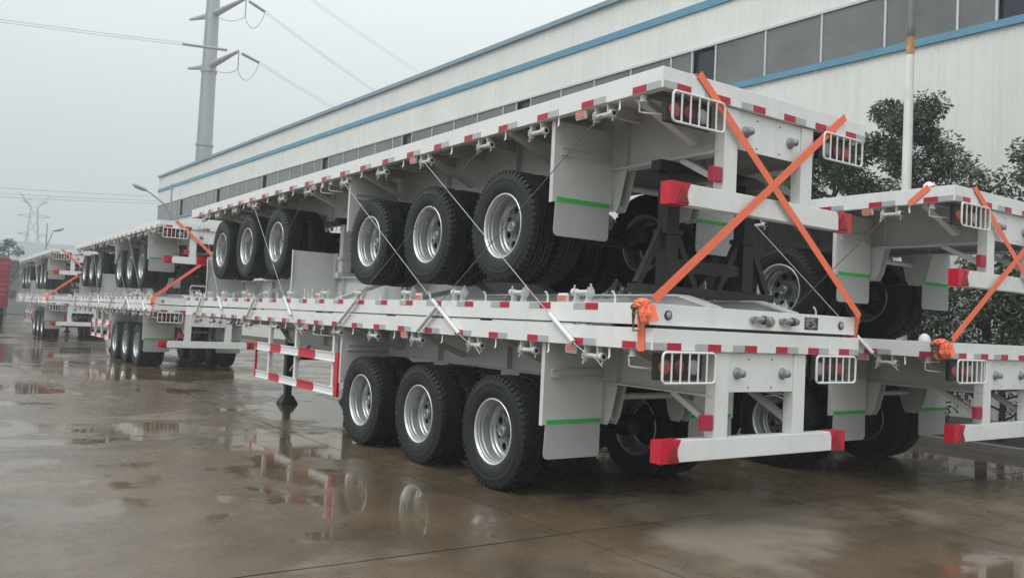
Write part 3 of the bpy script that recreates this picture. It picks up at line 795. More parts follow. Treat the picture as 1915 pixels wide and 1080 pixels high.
def straps(ox, oy, zt, zlow0, zlow1, who, seed, grp, left_only=False):
    """two crossed straps behind the rear end: zt = top of the top trailer, zlow1 = top edge / zlow0 = bottom edge of the anchor rails"""
    W = 0.066
    # over the post-side corner of the top deck, down to the far lower corner
    xs1, xe1 = ox + 0.36, ox + W_TR + 0.006
    s1 = thing('ratchet_strap', f'orange strap slanting down to the tree-side corner, {who}', 'strap', (xs1, oy, zt), grp)
    b = MB(); q = lambda p: (p[0] - xs1, p[1] - oy, p[2] - zt)
    ztop = zt + 0.006
    ribbon(b, [q((xs1 - 0.26, oy + 0.85, ztop)), q((xs1, oy - 0.006, ztop))], W, 0.004, [(0, 0, 1)])
    b.build('deck_band', STRAP, s1)
    b = MB(); ribbon(b, [q((xs1, oy - 0.0125, zt + 0.010)), q((xe1 - 0.02, oy - 0.0125, zlow1 + 0.005))], W, 0.004, [(0, 1, 0)]); b.build('cross_band', STRAP, s1)
    b = MB(); xo = ox + W_TR
    ribbon(b, [q((xo + 0.010, oy + 0.02, zlow1 + 0.03)), q((xo + 0.010, oy + 0.10, zlow0 - 0.01))], 0.05, 0.004, [(1, 0, 0)]); b.build('side_band', STRAP, s1)
    r1 = ratchet(s1, xo + 0.02 - xs1, 0.085, zlow1 - 0.09 - zt, -1)
    b = MB(); crumple(b, q((xo + 0.05, oy + 0.13, zlow1 - 0.15)), 0.03, 0.045, 0.085, seed); b.build('bundled_webbing', STRAP, s1)
    # the other diagonal, tensioned on the open side
    xs2 = ox + 2.17
    s2 = thing('ratchet_strap', f'orange strap with buckle and knotted end, {who}', 'strap', (xs2, oy, zt), grp)
    q2 = lambda p: (p[0] - xs2, p[1] - oy, p[2] - zt)
    b = MB(); ribbon(b, [q2((xs2 + 0.2, oy + 0.8, ztop)), q2((xs2, oy - 0.006, ztop))], W, 0.004, [(0, 0, 1)]); b.build('deck_band', STRAP, s2)
    b = MB(); ribbon(b, [q2((xs2, oy - 0.019, zt + 0.010)), q2((ox - 0.02, oy - 0.019, zlow1 + 0.02))], W, 0.004, [(0, 1, 0)]); b.build('cross_band', STRAP, s2)
    b = MB(); ribbon(b, [q2((ox - 0.012, oy + 0.115, zlow1 - 0.06)), q2((ox - 0.008, oy + 0.105, zlow0 - 0.012))], 0.068, 0.004, [(1, 0, 0)]); b.build('side_band', STRAP, s2)
    ratchet(s2, ox - 0.014 - xs2, 0.125, zlow1 - 0.095 - zt, 1)
    b = MB(); crumple(b, q2((ox - 0.045, oy + 0.035, zlow1 - 0.07)), 0.032, 0.05, 0.085, seed + 5)
    crumple(b, q2((ox - 0.045, oy + 0.075, zlow1 - 0.005)), 0.03, 0.075, 0.035, seed + 9); b.build('bundled_webbing', STRAP, s2)
    b = MB(); ribbon(b, [q2((ox - 0.035, oy - 0.005, zlow1 - 0.02)), q2((ox - 0.015, oy - 0.035, zlow1 - 0.13))], 0.055, 0.004, [(0.4, 1, 0)]); b.build('loose_end', STRAP, s2)
    return s1, s2

def cables(ox, oy, dz, zrail, pairs, who):
    for k, (yt, yb, bright, s0, s1) in enumerate(pairs):
        mt = CABLE_L if bright else CABLE_D
        xo = -0.028 if bright else -0.040
        p = [Vector((0.020, yt, ZB - 0.082 + dz)), None, None, Vector((0.018, yb, ZB - 0.085))]
        def at(z): 
            t = (p[0].z - z) / (p[0].z - p[3].z); return yt + (yb - yt) * t
        p[1] = Vector((xo, at(zrail + 0.06), zrail + 0.06)); p[2] = Vector((xo, at(ZB - 0.005), ZB - 0.005))
        o = Vector((ox, oy, 0))
        name = 'lashing_cable'
        b = MB(); base = p[3] + o
        for i in range(3): b.tube([p[i] + o - base, p[i + 1] + o - base], 0.0042, 6)
        # loose cable tail below the winch
        b.tube([p[3] + o - base, p[3] + o - base + Vector((-0.03, -0.06, 0.01)), p[3] + o - base + Vector((-0.03, -0.12, -0.02)), p[3] + o - base + Vector((-0.02, -0.17, -0.07))], 0.004, 6)
        c = b.build(name, mt, loc=base)
        where = ['rear wheels', 'front wheel', 'upturned wheels', 'front corner'][k // 2]
        tag(c, f'{"bright" if bright else "dark"} sleeved wire lashing across the {where}, {who}', 'cable', f'{"bright" if bright else "dark"} lashing cables on the {who}')
        f = lambda z: Vector((xo, at(z), z)) + o - base
        b = MB(); b.tube([f(s1), f(s0)], 0.021, 12); b.build('pipe_sleeve', PIPE, c)

def trestle(ox, y, z0, z1, label, white_posts=False):
    """steel trestle standing on the upturned beams and carrying the top trailer's beams"""
    t = thing('steel_trestle', label, 'trestle', (ox + 1.25, y, z0), 'trestles under the top trailers')
    h = z1 - z0
    pm = WHITE2 if white_posts else TRESTLE
    wb = 0.60 if white_posts else 0.86
    b = MB(); b.box(-wb, wb, -0.05, 0.05, 0.0, 0.07); b.build('base_bar', pm, t, bevel=0.004)
    for s in (-1, 1):
        xc = s * 0.475
        b = MB(); b.box(xc - 0.07, xc + 0.07, -0.06, 0.06, 0.07, h - 0.09); b.build('post', pm, t, bevel=0.005)
        b = MB(); b.box(xc - 0.10, xc + 0.10, -0.075, 0.075, h - 0.60, h - 0.56); b.build('collar', pm, t)
        for d in (() if white_posts else (-1, 1)):
            b = MB(); b.bar((xc + d * 0.075, 0, h - 0.57), (xc + d * 0.33, 0, 0.07), 0.06, 0.05, (0, 1, 0)); b.build('splayed_leg', TRESTLE, t)
    b = MB(); b.box(-0.405, 0.405, -0.03, 0.03, 0.20, 0.30); b.build('middle_bar', pm, t)
    b = MB(); b.box(-0.64, 0.64, -0.055, 0.055, h - 0.09, h); b.build('top_bar', TRESTLE, t, bevel=0.004)
    return t

GRP_T = 'white flatbed trailers stacked in the yard'
def put(src, loc, rot, label, first=[True]):
    if src is proto and first[0]: o = proto; first[0] = False
    elif src is base_proto and base_proto.get('used') is None: o = base_proto; base_proto['used'] = 1
    else: o = copy_tree(src)
    o.location = loc; o.rotation_euler = rot
    tag(o, label, 'trailer', GRP_T)
    return o

PAIRS = [(3.52, 0.69, True, 1.385, 1.60), (0.69, 3.52, False, 1.39, 1.64), (5.58, 2.39, True, 1.385, 1.70), (2.39, 5.58, False, 1.42, 1.69),
         (9.05, 6.80, True, 1.47, 1.72), (6.80, 9.05, False, 1.42, 1.70), (11.95, 10.08, True, 1.50, 1.71), (10.08, 11.95, False, 1.42, 1.70)]
for key, S in STACKS.items():
    ox, oy = S['o']; dz = S['dz']; who = S['who']
    put(base_proto, (ox, oy, 0), (0, 0, 0), f'white flatbed trailer at the bottom of the {who}')
    inv = put(proto, (ox, oy + Y_INV, Z_INV), (pi, 0, 0), f'upturned white flatbed trailer in the {who}') if key != 'A' else None
    if inv is None:
        inv = copy_tree(proto); inv.location = (ox, oy + Y_INV, Z_INV); inv.rotation_euler = (pi, 0, 0)
        tag(inv, f'upturned white flatbed trailer in the {who}', 'trailer', GRP_T)
    for ch in list(inv.children):
        st = ch.name.split('.')[0]
        if st in ('wheel', 'axle', 'leaf_spring', 'brake_chamber', 'spring_hanger', 'hanger_tie_bar'): ch.location.y -= 0.22
        if st == 'mudguard_plate' and min(v.co.y for v in ch.data.vertices) < 3: ch.location.y -= 0.19
        if st in ('mud_flap',): 
            for g in list(ch.children): bpy.data.objects.remove(g)
            bpy.data.objects.remove(ch)
    put(proto, (ox, oy, dz), (0, 0, 0), f'white flatbed trailer on top of the {who}')
    # spacer pads between the two decks
    for y in (0.55, 3.05, 5.9, 8.9, 12.1):
        for s in (0, 1):
            b = MB(); b.box(-0.03, 0.03, -0.11, 0.11, 0, 0.0215); p = b.build('spacer_or_gap_filler', RUBBER, loc=(ox + (0.031 if not s else W_TR - 0.031), oy + y, 1.5226))
            tag(p, f'thin dark rubber pad between two decks, {who}', 'pad', f'spacer pads in the {who}')
    b = MB(); b.box(-1.12, 1.12, -0.03, 0.03, 0, 0.0215); p = b.build('spacer_or_gap_filler', RUBBER, loc=(ox + 1.25, oy + 0.13, 1.5226))  # added strip, keeps light from showing through the gap
    tag(p, f'added dark filler strip across the rear deck gap, {who}', 'pad')
    zbeam = 1.021 + dz
    trestle(ox, oy + 0.66, Z_INV - 1.264 + 0.001, zbeam, f'black steel trestle under the rear end, {who}')
    trestle(ox, oy + 7.12, Z_INV - 1.021 + 0.001, zbeam, f'trestle with white posts and black bars, {who}', True)
    straps(ox, oy, ZT + dz, ZB, 1.545 + 0.157, who, 11 + ord(key), f'orange straps on the {who}')
    cables(ox, oy, dz, 1.545 + 0.157, PAIRS, who)

# two-high stack
DX, DY, DDZ = 3.87, -0.10, 1.526
d1 = put(base_proto, (DX, DY, 0), (0, 0, 0), 'white flatbed trailer on the ground, lower of the two-high stack by the trees')
d2 = put(proto, (DX, DY, DDZ), (0, 0, 0), 'white flatbed trailer, upper of the two-high stack by the trees')
for d in (d1, d2):
    for x in (0.12, W_TR - 0.12):
        b = MB(); b.lathe([(0.0, 0.055), (0.02, 0.056), (0.05, 0.046), (0.072, 0.022), (0.078, 0.0)], 'z', 20, (x, 0.33, ZT + 0.001)); b.build('dome_cap', PIPE, d)
straps(DX, DY, ZT + DDZ, ZB, ZT, 'two-high stack by the trees', 77, 'orange straps on the two-high stack')
cables(DX, DY, DDZ, ZT, [(2.39, 0.69, True, 1.37, 1.58), (0.69, 2.39, False, 1.38, 1.60), (5.58, 3.52, True, 1.38, 1.6), (3.52, 5.58, False, 1.38, 1.6)], 'two-high stack by the trees')
# short strap end hanging over the upper rail to a hook
b = MB(); b.bar((0, 0, 0), (0.0, 0.20, -0.155), 0.06, 0.004, (1, 0, 0)); b.bar((0.006, -0.02, 0.004), (0.35, -0.12, 0.004), 0.06, 0.004)
tag(b.build('strap_tail', STRAP, loc=(DX - 0.008, DY + 0.26, ZT + DDZ + 0.004)), 'short orange strap tail hooked under the upper rail of the two-high stack', 'strap')

# ================================================================ factory hall
ANG = 0.0425
hall = thing('factory_hall', 'long white metal factory hall with blue trim and a strip of windows', 'building', (12.52, 2.0, 0), rot=(0, 0, ANG))
Y0H, Y1H = -24, 61.6
def sheet(name, w, z0, z1):
    b = MB(); pts = [(0.0, 0.0)]
    nr = 4
    for k in range(nr):
        c = w * (k + 0.5) / nr
        pts += [(c - 0.030, 0.0), (c - 0.014, -0.013), (c + 0.014, -0.013), (c + 0.030, 0.0)]
    pts.append((w, 0.0))
    n = len(pts)
    vs = [(x, y, z) for z in (z0, z1) for y, x in pts]
    b.add(vs, [(i, i + 1, n + i + 1, n + i) for i in range(n - 1)])
    # overlapped seam edge
    b.box(-0.006, 0.004, w - 0.012, w - 0.001, z0, z1)
    return b.mesh(name, WALLW, recalc=False)
PW = 1.07
npan = int((Y1H - Y0H) / PW)
m_low, m_mid, m_top = sheet('wall_sheet', PW, 0.0, 7.62), sheet('wall_sheet', PW, 8.93, 9.94), sheet('wall_sheet', PW, 10.12, 11.02)
for k in range(npan):
    for me in (m_low, m_mid, m_top): place(me, 'wall_sheet', hall, (0, Y0H + k * PW, 0))
Y1H = Y0H + npan * PW
def trim(name, mt, x0, x1, z0, z1, ya=Y0H, yb=None):
    b = MB(); b.box(x0, x1, ya, yb if yb is not None else Y1H, z0, z1); return b.build(name, mt, hall)
trim('sill_trim', BLUE, -0.07, 0.05, 7.60, 7.75)
trim('window_head', ALU, -0.045, 0.05, 8.885, 8.945)
trim('stripe_trim', BLUE, -0.06, 0.03, 9.925, 10.13)
trim('roof_trim', ROOFTRIM, -0.12, 0.06, 11.0, 11.15)
b = MB()
b.add([(0.06, Y0H, 11.12), (0.06, Y1H, 11.12), (15, Y1H, 12.4), (15, Y0H, 12.4), (30, Y1H, 11.1), (30, Y0H, 11.1)], [(0, 1, 2, 3), (3, 2, 4, 5)])
b.build('roof', FARROOF, hall, recalc=False)
b = MB(); b.box(0.04, 30, Y1H - 0.001, Y1H + 0.06, 0, 11.0); b.build('end_wall', WALLW, hall)
b = MB(); b.box(0.04, 30, Y0H - 0.06, Y0H + 0.001, 0, 11.0); b.build('end_wall', WALLW, hall)
b = MB(); b.box(0.6, 0.7, Y0H, Y1H, 0, 11.0); b.build('inner_wall', mat('dim_interior', (0.10, 0.105, 0.11), 0.8), hall)
y = 2.38 - 1.52 * 17; k = 0
me_pane, me_paneh = {}, {}
def pane_mesh(w, dark):
    key = (w, dark)
    if key not in me_pane:
        b = MB(); b.box(0.0 if not dark else 0.10, 0.008 if not dark else 0.108, 0.02, w - 0.02, 7.77, 8.88); me_pane[key] = b.mesh('window_pane', GLASSD if dark else GLASS)
    return me_pane[key]
b = MB(); b.box(-0.03, 0.03, -0.022, 0.022, 7.752, 8.884); me_mull = b.mesh('mullion', ALU)
while y < Y1H - 1.6:
    special = (k - 17) % 5 == 4
    ws = [(0.78, True), (0.74, False)] if special else [(1.52, False)]
    for w, dark in ws:
        if y > Y0H + 0.2:
            place(pane_mesh(w, dark), 'window_pane', hall, (0, y, 0)); place(me_mull, 'mullion', hall, (0, y, 0))
        y += w
    k += 1
# pilaster posts at bays
# ================================================================ planting strip and pole
b = MB(); b.box(8.22, 12.8, -26, 58, -0.01, 0.09); bed = tag(b.build('planting_bed', SOIL), kind='structure')
for k in range(46):
    b = MB(); b.box(8.11, 8.215, -26 + k * 1.8 + 0.004, -26 + (k + 1) * 1.8 - 0.004, -0.01, 0.13)
    o = b.build('kerb_stone', KERB, bed, bevel=0.012)

pole = thing('lamp_pole', 'tall white pole with a rusty band and dark upper length in front of the hall', 'pole', (8.35, 3.0, 0.0))
b = MB(); b.tube([(0, 0, 0.08), (0, 0, 3.2), (0, 0, 6.03)], 0.08, 20, radii=[0.085, 0.076, 0.066]); b.build('lower_shaft', POLEW, pole)
b = MB(); b.tube([(0, 0, 6.03), (0, 0, 6.32)], 0.064, 20); b.build('rusty_collar', POLER, pole)
b = MB(); b.tube([(0, 0, 6.32), (0, 0, 6.55), (0, 0, 6.56), (0, 0, 9.5)], 0.06, 18, radii=[0.067, 0.066, 0.056, 0.05]); b.build('upper_shaft', POLED, pole)
b = MB(); b.box(-0.18, 0.18, -0.18, 0.18, 0.05, 0.11); b.build('base_plate', POLED, pole)

# ================================================================ trees
def leaf_cloud(b, clumps, n, size, rnd, droop=0.3):
    vs, fs = b.v, b.f
    for _ in range(n):
        c, rad = rnd.choice(clumps)
        while True:
            d = Vector((rnd.uniform(-1, 1), rnd.uniform(-1, 1), rnd.uniform(-1, 1)))
            if 0.02 < d.length < 1: break
        p = Vector(c) + Vector((d.x * rad, d.y * rad, d.z * rad * 0.75))
        out_ = d.normalized()
        ax = (out_ + Vector((rnd.uniform(-.9, .9), rnd.uniform(-.9, .9), rnd.uniform(-.9, .4) - droop))).normalized()
        sd_ = ax.cross(Vector((rnd.uniform(-1, 1), rnd.uniform(-1, 1), rnd.uniform(0.1, 1)))).normalized()
        nn = ax.cross(sd_)
        L_ = size * rnd.uniform(0.7, 1.3); w = L_ * 0.36
        o = len(vs)
        vs += [tuple(p), tuple(p + ax * L_ * 0.5 + sd_ * w * 0.5 + nn * w * .12), tuple(p + ax * L_), tuple(p + ax * L_ * 0.5 - sd_ * w * 0.5 + nn * w * .12)]
        fs.append([o, o + 1, o + 2, o + 3]); b.sm.append(False); b.mi.append(0)

def tree(name, label, loc, h, spread, nleaf, leaf, mt, seed, group, trunk_h=0.35, nlimb=11, low=0.25, cr=0.42):
    rnd = random.Random(seed)
    t = thing(name, label, 'tree' if 'tree' in name else 'bush', loc, group)
    tr = MB(); clumps = []
    top = Vector((rnd.uniform(-.1, .1), rnd.uniform(-.1, .1), h * 0.95))
    stem_ = [Vector((0, 0, 0)), Vector((rnd.uniform(-.06, .06), rnd.uniform(-.06, .06), h * trunk_h)), Vector((rnd.uniform(-.1, .1), rnd.uniform(-.1, .1), h * 0.68)), top]
    tr.tube(stem_, 0.05, 8, radii=[0.022 * h, 0.017 * h, 0.009 * h, 0.003 * h])
    clumps.append((top, cr * 0.55))
    for k in range(nlimb):
        f = low + (0.95 - low) * (k + rnd.random()) / nlimb
        z = h * f
        i = 0 if f < trunk_h else (1 if f < 0.68 else 2)
        zs = [s.z for s in stem_]; u = (z - zs[i]) / (zs[i + 1] - zs[i]); p0 = stem_[i].lerp(stem_[i + 1], max(0, min(1, u)))
        a = k * 2.4 + rnd.uniform(-.5, .5)
        env = spread * (sin(pi * min(1, max(0.08, (f - low + 0.12) / (1.12 - low)))) ** 0.6)
        ln = env * rnd.uniform(0.65, 1.1)
        p1 = p0 + Vector((cos(a) * ln * .55, sin(a) * ln * .55, ln * 0.25)); p2 = p0 + Vector((cos(a) * ln, sin(a) * ln, ln * rnd.uniform(0.3, 0.7)))
        tr.tube([p0, p1, p2], 0.02, 6, radii=[0.0075 * h, 0.005 * h, 0.002 * h])
        clumps += [(p2, cr * rnd.uniform(.6, 1.0)), (p1.lerp(p2, .4), cr * rnd.uniform(.5, .9))]
        for q in range(2):
            a2 = a + rnd.uniform(-.9, .9); p3 = p1 + Vector((cos(a2) * ln * .45, sin(a2) * ln * .45, ln * rnd.uniform(.1, .55)))
            tr.tube([p1, p3], 0.01, 5, radii=[0.004 * h, 0.0015 * h]); clumps.append((p3, cr * rnd.uniform(.45, .85)))
    tr.build('trunk', BARK, t)
    b = MB(); leaf_cloud(b, clumps, nleaf, leaf, rnd)
    b.build('crown', mt, t, recalc=False)
    return t

G_TREE = 'trees in the planting strip'
tree('garden_tree', 'tallest leafy tree, standing right behind the white pole', (9.30, 3.55, 0.09), 5.55, 0.85, 30000, 0.074, LEAF, 3, G_TREE, cr=0.36, nlimb=24)
tree('garden_tree', 'broad dark tree behind the near stack, next to the pole tree', (9.25, 4.85, 0.09), 5.05, 1.0, 34000, 0.074, LEAF, 5, G_TREE, cr=0.38, nlimb=26)
tree('garden_tree', 'lower dense tree between the stacks and the hall wall', (9.35, 6.35, 0.09), 4.7, 1.1, 27000, 0.074, LEAF, 8, G_TREE, cr=0.40, nlimb=24)
tree('garden_tree', 'slender young tree with thin upright shoots beside the pole', (9.15, 2.15, 0.09), 4.25, 0.5, 5000, 0.072, LEAF, 12, G_TREE, cr=0.24, nlimb=20)
tree('garden_tree', 'leafy young tree beyond the two-high stack, past the slender one', (9.3, 1.25, 0.09), 4.7, 0.7, 14000, 0.072, LEAF, 21, G_TREE, cr=0.30, nlimb=22)
tree('garden_tree', 'young tree at the open end of the planting strip', (9.4, -0.4, 0.09), 4.6, 0.9, 15000, 0.072, LEAF, 25, G_TREE, cr=0.33, nlimb=20)
for k, (x, y, h, sp) in enumerate([(8.9, -0.9, 2.3, 0.8), (8.85, 0.5, 2.5, 0.85), (8.9, 1.75, 2.6, 0.85), (8.85, 3.0, 2.5, 0.9), (8.9, 4.3, 2.7, 0.9), (8.9, 5.7, 2.6, 0.95), (8.95, 7.2, 2.7, 0.95), (9.0, 8.8, 2.8, 1.0), (9.0, 10.5, 2.8, 1.0)]):
    tree('shrub_bush', 'dense dark green shrub in the row under the trees', (x, y, 0.09), h, sp, 6000, 0.08, LEAF2, 40 + k, 'shrubs in the planting strip', trunk_h=0.2, nlimb=14, low=0.06, cr=0.46)

# ================================================================ power mast, pylon, lamps, wires
mono = thing('power_mast', 'tall grey tubular steel power mast with paired arms behind the hall', 'mast', (18.1, 82.0, 0))
b = MB(); b.tube([(0, 0, 0), (0, 0, 18), (0, 0, 25.2), (0, 0, 45)], 0.7, 16, radii=[0.95, 0.76, 0.70, 0.55]); b.build('shaft', GALV, mono)
for z in (17.6, 25.0):
    b = MB(); b.tube([(0, 0, z - 0.12), (0, 0, z + 0.12)], 0.86 if z < 20 else 0.80, 18); b.build('flange', GALV, mono)
for z, tr_, tl_ in ((26.0, (1.2, -5.4), (-0.95, 4.2)), (31.2, (1.6, -5.4), (-1.0, 4.6)), (36.5, (1.4, -5.4), (-0.9, 4.2))):
    for tx, ty in (tr_, tl_):
        b = MB(); b.tube([(tx * .06, ty * .06, z - 0.45), (tx, ty, z + 0.05)], 0.3, 8, radii=[0.36, 0.14]); b.build('cross_arm', GALV, mono)
b = MB()
b.tube([(-0.85, -0.45, 14), (-0.70, -0.38, 26), (-0.60, -0.33, 45)], 0.03, 5)
for k in range(60): 
    z = 14 + k * 0.5; r_ = 0.82 - (z - 14) * 0.0085
    b.tube([(-r_ * .78, -r_ * .42, z), (-r_ * 1.12, -r_ * .6, z)], 0.022, 5)
b.build('climbing_rail', GALV, mono)
def sag(p, q, s, n=12):
    p, q = Vector(p), Vector(q)
    return [p.lerp(q, t) - Vector((0, 0, s * 4 * t * (1 - t))) for t in [k / n for k in range(n + 1)]]
WIRE = mat('power_wire', (0.20, 0.21, 0.22), 0.5)
INSUL = mat('insulator_grey', (0.30, 0.31, 0.32), 0.4)
tips = {26.0: (19.3, 76.6, 26.0), 31.2: (19.7, 76.6, 31.2)}
def wire(pts, label, r=0.018):
    o = Vector(pts[0]); b = MB(); b.tube([Vector(p) - o for p in pts], r, 5); return tag(b.build('power_line', WIRE, loc=o), label, 'wire', 'power lines')
for z, tip in tips.items():
    far = Vector((36.0 + (z - 26) * 1.6, 89.5 + (z - 26) * 1.4, z))
    d = (far - Vector(tip)).normalized()
    ends = []
    for off in (-0.12, 0.12):
        a = Vector(tip) + d * 3.4 + Vector((0, 0, off)); c = far + d * 30 + Vector((0, 0, off))
        wire(sag(a, c, 0.8), f'twin power line leaving the {"lower" if z < 30 else "upper"} mast arm over the hall')
    ins = MB(); p0 = Vector(tip) + d * 0.6; p1 = Vector(tip) + d * 3.3
    prof = []
    n = 26
    ins.tube([p0.lerp(p1, k / n) - p0 for k in range(n + 1)], 0.1, 8, radii=[0.16 if k % 2 else 0.11 for k in range(n + 1)])
    o = ins.build('insulator_string', INSUL, mono, loc=p0 - Vector(mono.location))
    jl = MB(); a = Vector(tip) + d * 3.4 - Vector(mono.location); m_ = Vector(tip) - Vector(mono.location)
    e1 = m_ + Vector((0.05, 0, -1.75)); e2 = m_ + Vector((-1.1, 4.5, -0.9))
    jl.tube([a.lerp(e1, u) - Vector((0, 0, 1.35 * (4 * u * (1 - u)) ** 0.8)) for u in [k / 14 for k in range(15)]] + [e1.lerp(e2, u) - Vector((0, 0, 0.35 * 4 * u * (1 - u))) for u in [k / 8 for k in range(1, 9)]], 0.03, 5)
    jl.tube([m_ + Vector((0.05, 0, 0)), m_ + Vector((0.05, 0, -1.75))], 0.05, 6); jl.build('jumper_loop', WIRE, mono)
a = Vector(tips[26.0]); w0 = Vector((0.158, 82.3, 26.0)); d = (w0 - a).normalized()
ins = MB(); p0 = a + d * 1.0; p1 = a + d * 5.0
ins.tube([p0.lerp(p1, k / 26) - p0 for k in range(27)], 0.1, 8, radii=[0.16 if k % 2 else 0.11 for k in range(27)])
ins.build('insulator_string', INSUL, mono, loc=p0 - Vector(mono.location))
for off in (-0.1, 0.12): wire(sag(a + d * 5 + Vector((0, 0, off)), w0 + d * 30 + Vector((0, 0, off + 0.3)), 0.35), 'twin power line leaving the lower mast arm across open sky')
for off in (0, 0.35): wire(sag((33.1, 95.3, 40 + off), (57.8, 113, 40 + off), 0.2), 'high power line crossing above the hall roof')
for z0, z1, l in ((15.55, 17.0, 'upper'), (14.7, 16.55, 'middle'), (14.25, 16.2, 'lowest')):
    wire(sag((-12, 119, z0 - 0.9), (40, 121, z1 + 1.3), 0.5), f'{l} of three low wires strung past the far lattice pylon', 0.026)

py = thing('lattice_pylon', 'far grey lattice pylon with a forked top', 'pylon', (19.4, 250, 0))
b = MB()
def strut(p, q, r): b.tube([p, q], r, 4)
R_ = 0.10
lv = [(0, 3.4), (6, 2.6), (12, 1.9), (18, 1.3), (22.6, 0.95), (25.5, 0.8)]
for (z0, w0), (z1, w1) in zip(lv[:-1], lv[1:]):
    for sx, sy in ((1, 1), (1, -1), (-1, 1), (-1, -1)): strut((sx * w0, sy * w0, z0), (sx * w1, sy * w1, z1), R_)
    for ax_ in (0, 1):
        for s in (1, -1):
            for q in (1, -1):
                p0, p1 = [0, 0, z0], [0, 0, z1]
                p0[ax_], p1[ax_] = q * w0, -q * w1; p0[1 - ax_], p1[1 - ax_] = s * w0, s * w1
                strut(p0, p1, 0.05)
b.build('tower_frame', GALV, py)
b = MB()
for s in (1, -1):
    strut((s * 0.8, 0.5, 25.5), (s * 3.4, 0, 29.2), 0.12); strut((s * 0.8, -0.5, 25.5), (s * 3.4, 0, 29.2), 0.12); strut((s * 0.2, 0, 25.6), (s * 2.6, 0, 27.2), 0.09)
    for z, w in ((27.2, 3.0), (23.4, 3.9), (18.6, 3.6)):
        strut((s * 0.7, 0, z + 0.5), (s * w, 0, z), 0.1); strut((s * 0.7, 0, z - 0.5), (s * w, 0, z), 0.1)
b.build('cross_arms', GALV, py)

def street_lamp(label, loc, h, reach, side):
    t = thing('street_lamp', label, 'street lamp', loc, 'yard street lamps')
    b = MB(); b.tube([(0, 0, 0), (0, 0, h - 1.2), (side * 0.25, 0, h - 0.5), (side * reach * 0.8, 0, h + 0.15), (side * reach, 0, h + 0.3)], 0.07, 10, radii=[0.09, 0.06, 0.05, 0.045, 0.04]); b.build('bent_pole', GALV, t)
    b = MB(); b.tube([(side * (reach - 0.1), 0, h + 0.28), (side * (reach + 0.15), 0, h + 0.36), (side * (reach + 0.55), 0, h + 0.50), (side * (reach + 0.75), 0, h + 0.58)], 0.1, 10, radii=[0.06, 0.13, 0.15, 0.04]); b.build('lamp_head', GALV, t)
    b = MB(); b.tube([(0, 0, h - 1.6), (0, 0, h + 0.9)], 0.05, 8); b.build('mast_extension', GALV, t)
street_lamp('grey street lamp leaning over the yard at the far hall corner', (8.05, 50, 0), 8.1, 1.5, -1)
street_lamp('small far street lamp rising above the last stack', (4.45, 78, 0), 7.2, 0.55, 1)

# far low building and tree
fb = thing('far_shed', 'far low grey shed with a long plain roof', 'building', (-30, 92, 0))
b = MB(); b.box(0, 40.5, 0.0, 14, 0, 5.2); b.build('wall', FARROOF, fb)
b = MB(); b.prism([(-0.6, 5.15), (15, 5.15), (7, 7.6), (-0.6, 5.3)], 'x', -0.5, 41); b.build('roof', FARROOF, fb)
for k in range(8):
    b = MB(); b.box(3 + k * 4.8, 5.4 + k * 4.8, -0.06, 0.01, 2.2, 3.8); b.build('window', GLASS, fb)
tree('far_tree', 'hazy small tree in front of the far shed', (1.75, 78, 0), 6.5, 1.0, 2600, 0.22, LEAF3, 71, 'far trees', cr=0.55)
tree('far_tree', 'hazy bushy tree beside the far shed corner', (-4.6, 86, 0), 5.4, 1.4, 2600, 0.26, LEAF3, 72, 'far trees', cr=0.7)

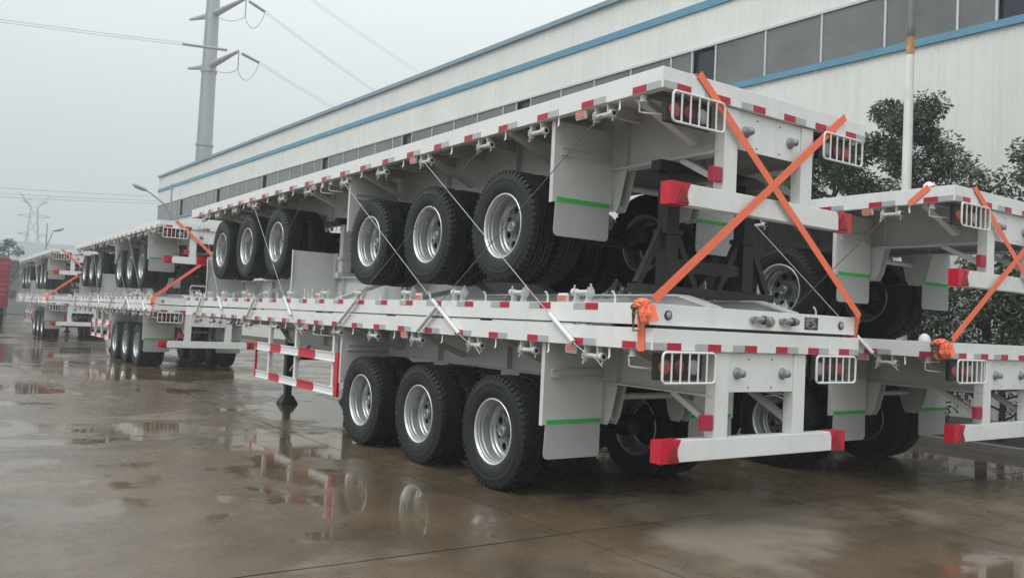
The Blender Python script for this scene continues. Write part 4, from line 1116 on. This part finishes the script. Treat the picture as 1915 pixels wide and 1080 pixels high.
# red stake trailer at the end of the row
rt = thing('stake_trailer', 'red stake-sided trailer parked behind the last stack', 'trailer', (-2.85, 47.6, 0))
b = MB(); b.box(0, 2.5, 0, 11, 1.0, 1.28); b.build('bed', REDT, rt, bevel=0.01)
b = MB(); b.box(0.55, 1.95, 0.1, 10.8, 0.62, 0.998); b.build('chassis', REDT, rt)
for x in (0.04, 0.44, 0.85, 1.25, 1.65, 2.06, 2.46):
    b = MB(); b.box(x - 0.04, x + 0.04, -0.03, 0.03, 1.282, 3.5); b.build('gate_post', REDT, rt)
for k in range(10):
    z = 1.34 + k * 0.235
    b = MB(); b.box(0.0, 2.5, -0.052, -0.031, z, z + (0.11 if k % 3 else 0.16)); b.build('gate_slat', REDT, rt)
for k in range(12):
    for x in (0.0, 2.44):
        b = MB(); yy = 0.1 + k * 0.97; b.box(x, x + 0.06, yy, yy + 0.08, 1.282, 3.5); b.build('side_stake', REDT, rt)
for k in range(8):
    for x in (0.061, 2.42):
        b = MB(); z = 1.38 + k * 0.28; b.box(x, x + 0.018, 0.1, 10.9, z, z + 0.12); b.build('side_slat', REDT, rt)
for y in (1.6, 2.95, 4.3):
    for x, fl in ((0.205, 0), (2.295, pi)):
        w = place(ME_RIM, 'wheel', rt, (x, y, ZAX), (0.3, 0, fl)); place(ME_TYRE, 'tyre', w)
    b = MB(); b.cyl((0.33, y, ZAX), (2.17, y, ZAX), 0.07, 12); b.build('axle', DARK, rt)
    for x in (0.62, 1.88):
        b = MB(); b.box(x - 0.05, x + 0.05, y - 0.5, y + 0.5, 0.555, 0.619); b.build('spring', DARK, rt)
for x in (0.5, 2.0):
    b = MB(); b.box(x - 0.06, x + 0.06, 8.9, 9.02, 0.0, 1.0); b.build('landing_leg', DARK, rt)

# ================================================================ damp air
b = MB(); b.box(-140, 160, -30, 330, -1.2, 48)
hz = b.mesh('haze', [])
hm = bpy.data.materials.new('damp_haze'); hm.use_nodes = True
t = hm.node_tree; t.nodes.clear()
ho = t.nodes.new('ShaderNodeOutputMaterial'); hv = t.nodes.new('ShaderNodeVolumePrincipled')
hv.inputs['Color'].default_value = (0.93, 0.97, 0.98, 1); hv.inputs['Density'].default_value = 0.0023; hv.inputs['Anisotropy'].default_value = 0.0
t.links.new(hv.outputs[0], ho.inputs['Volume'])
hz.materials.append(hm)
tag(place(hz, 'haze'), kind='stuff')
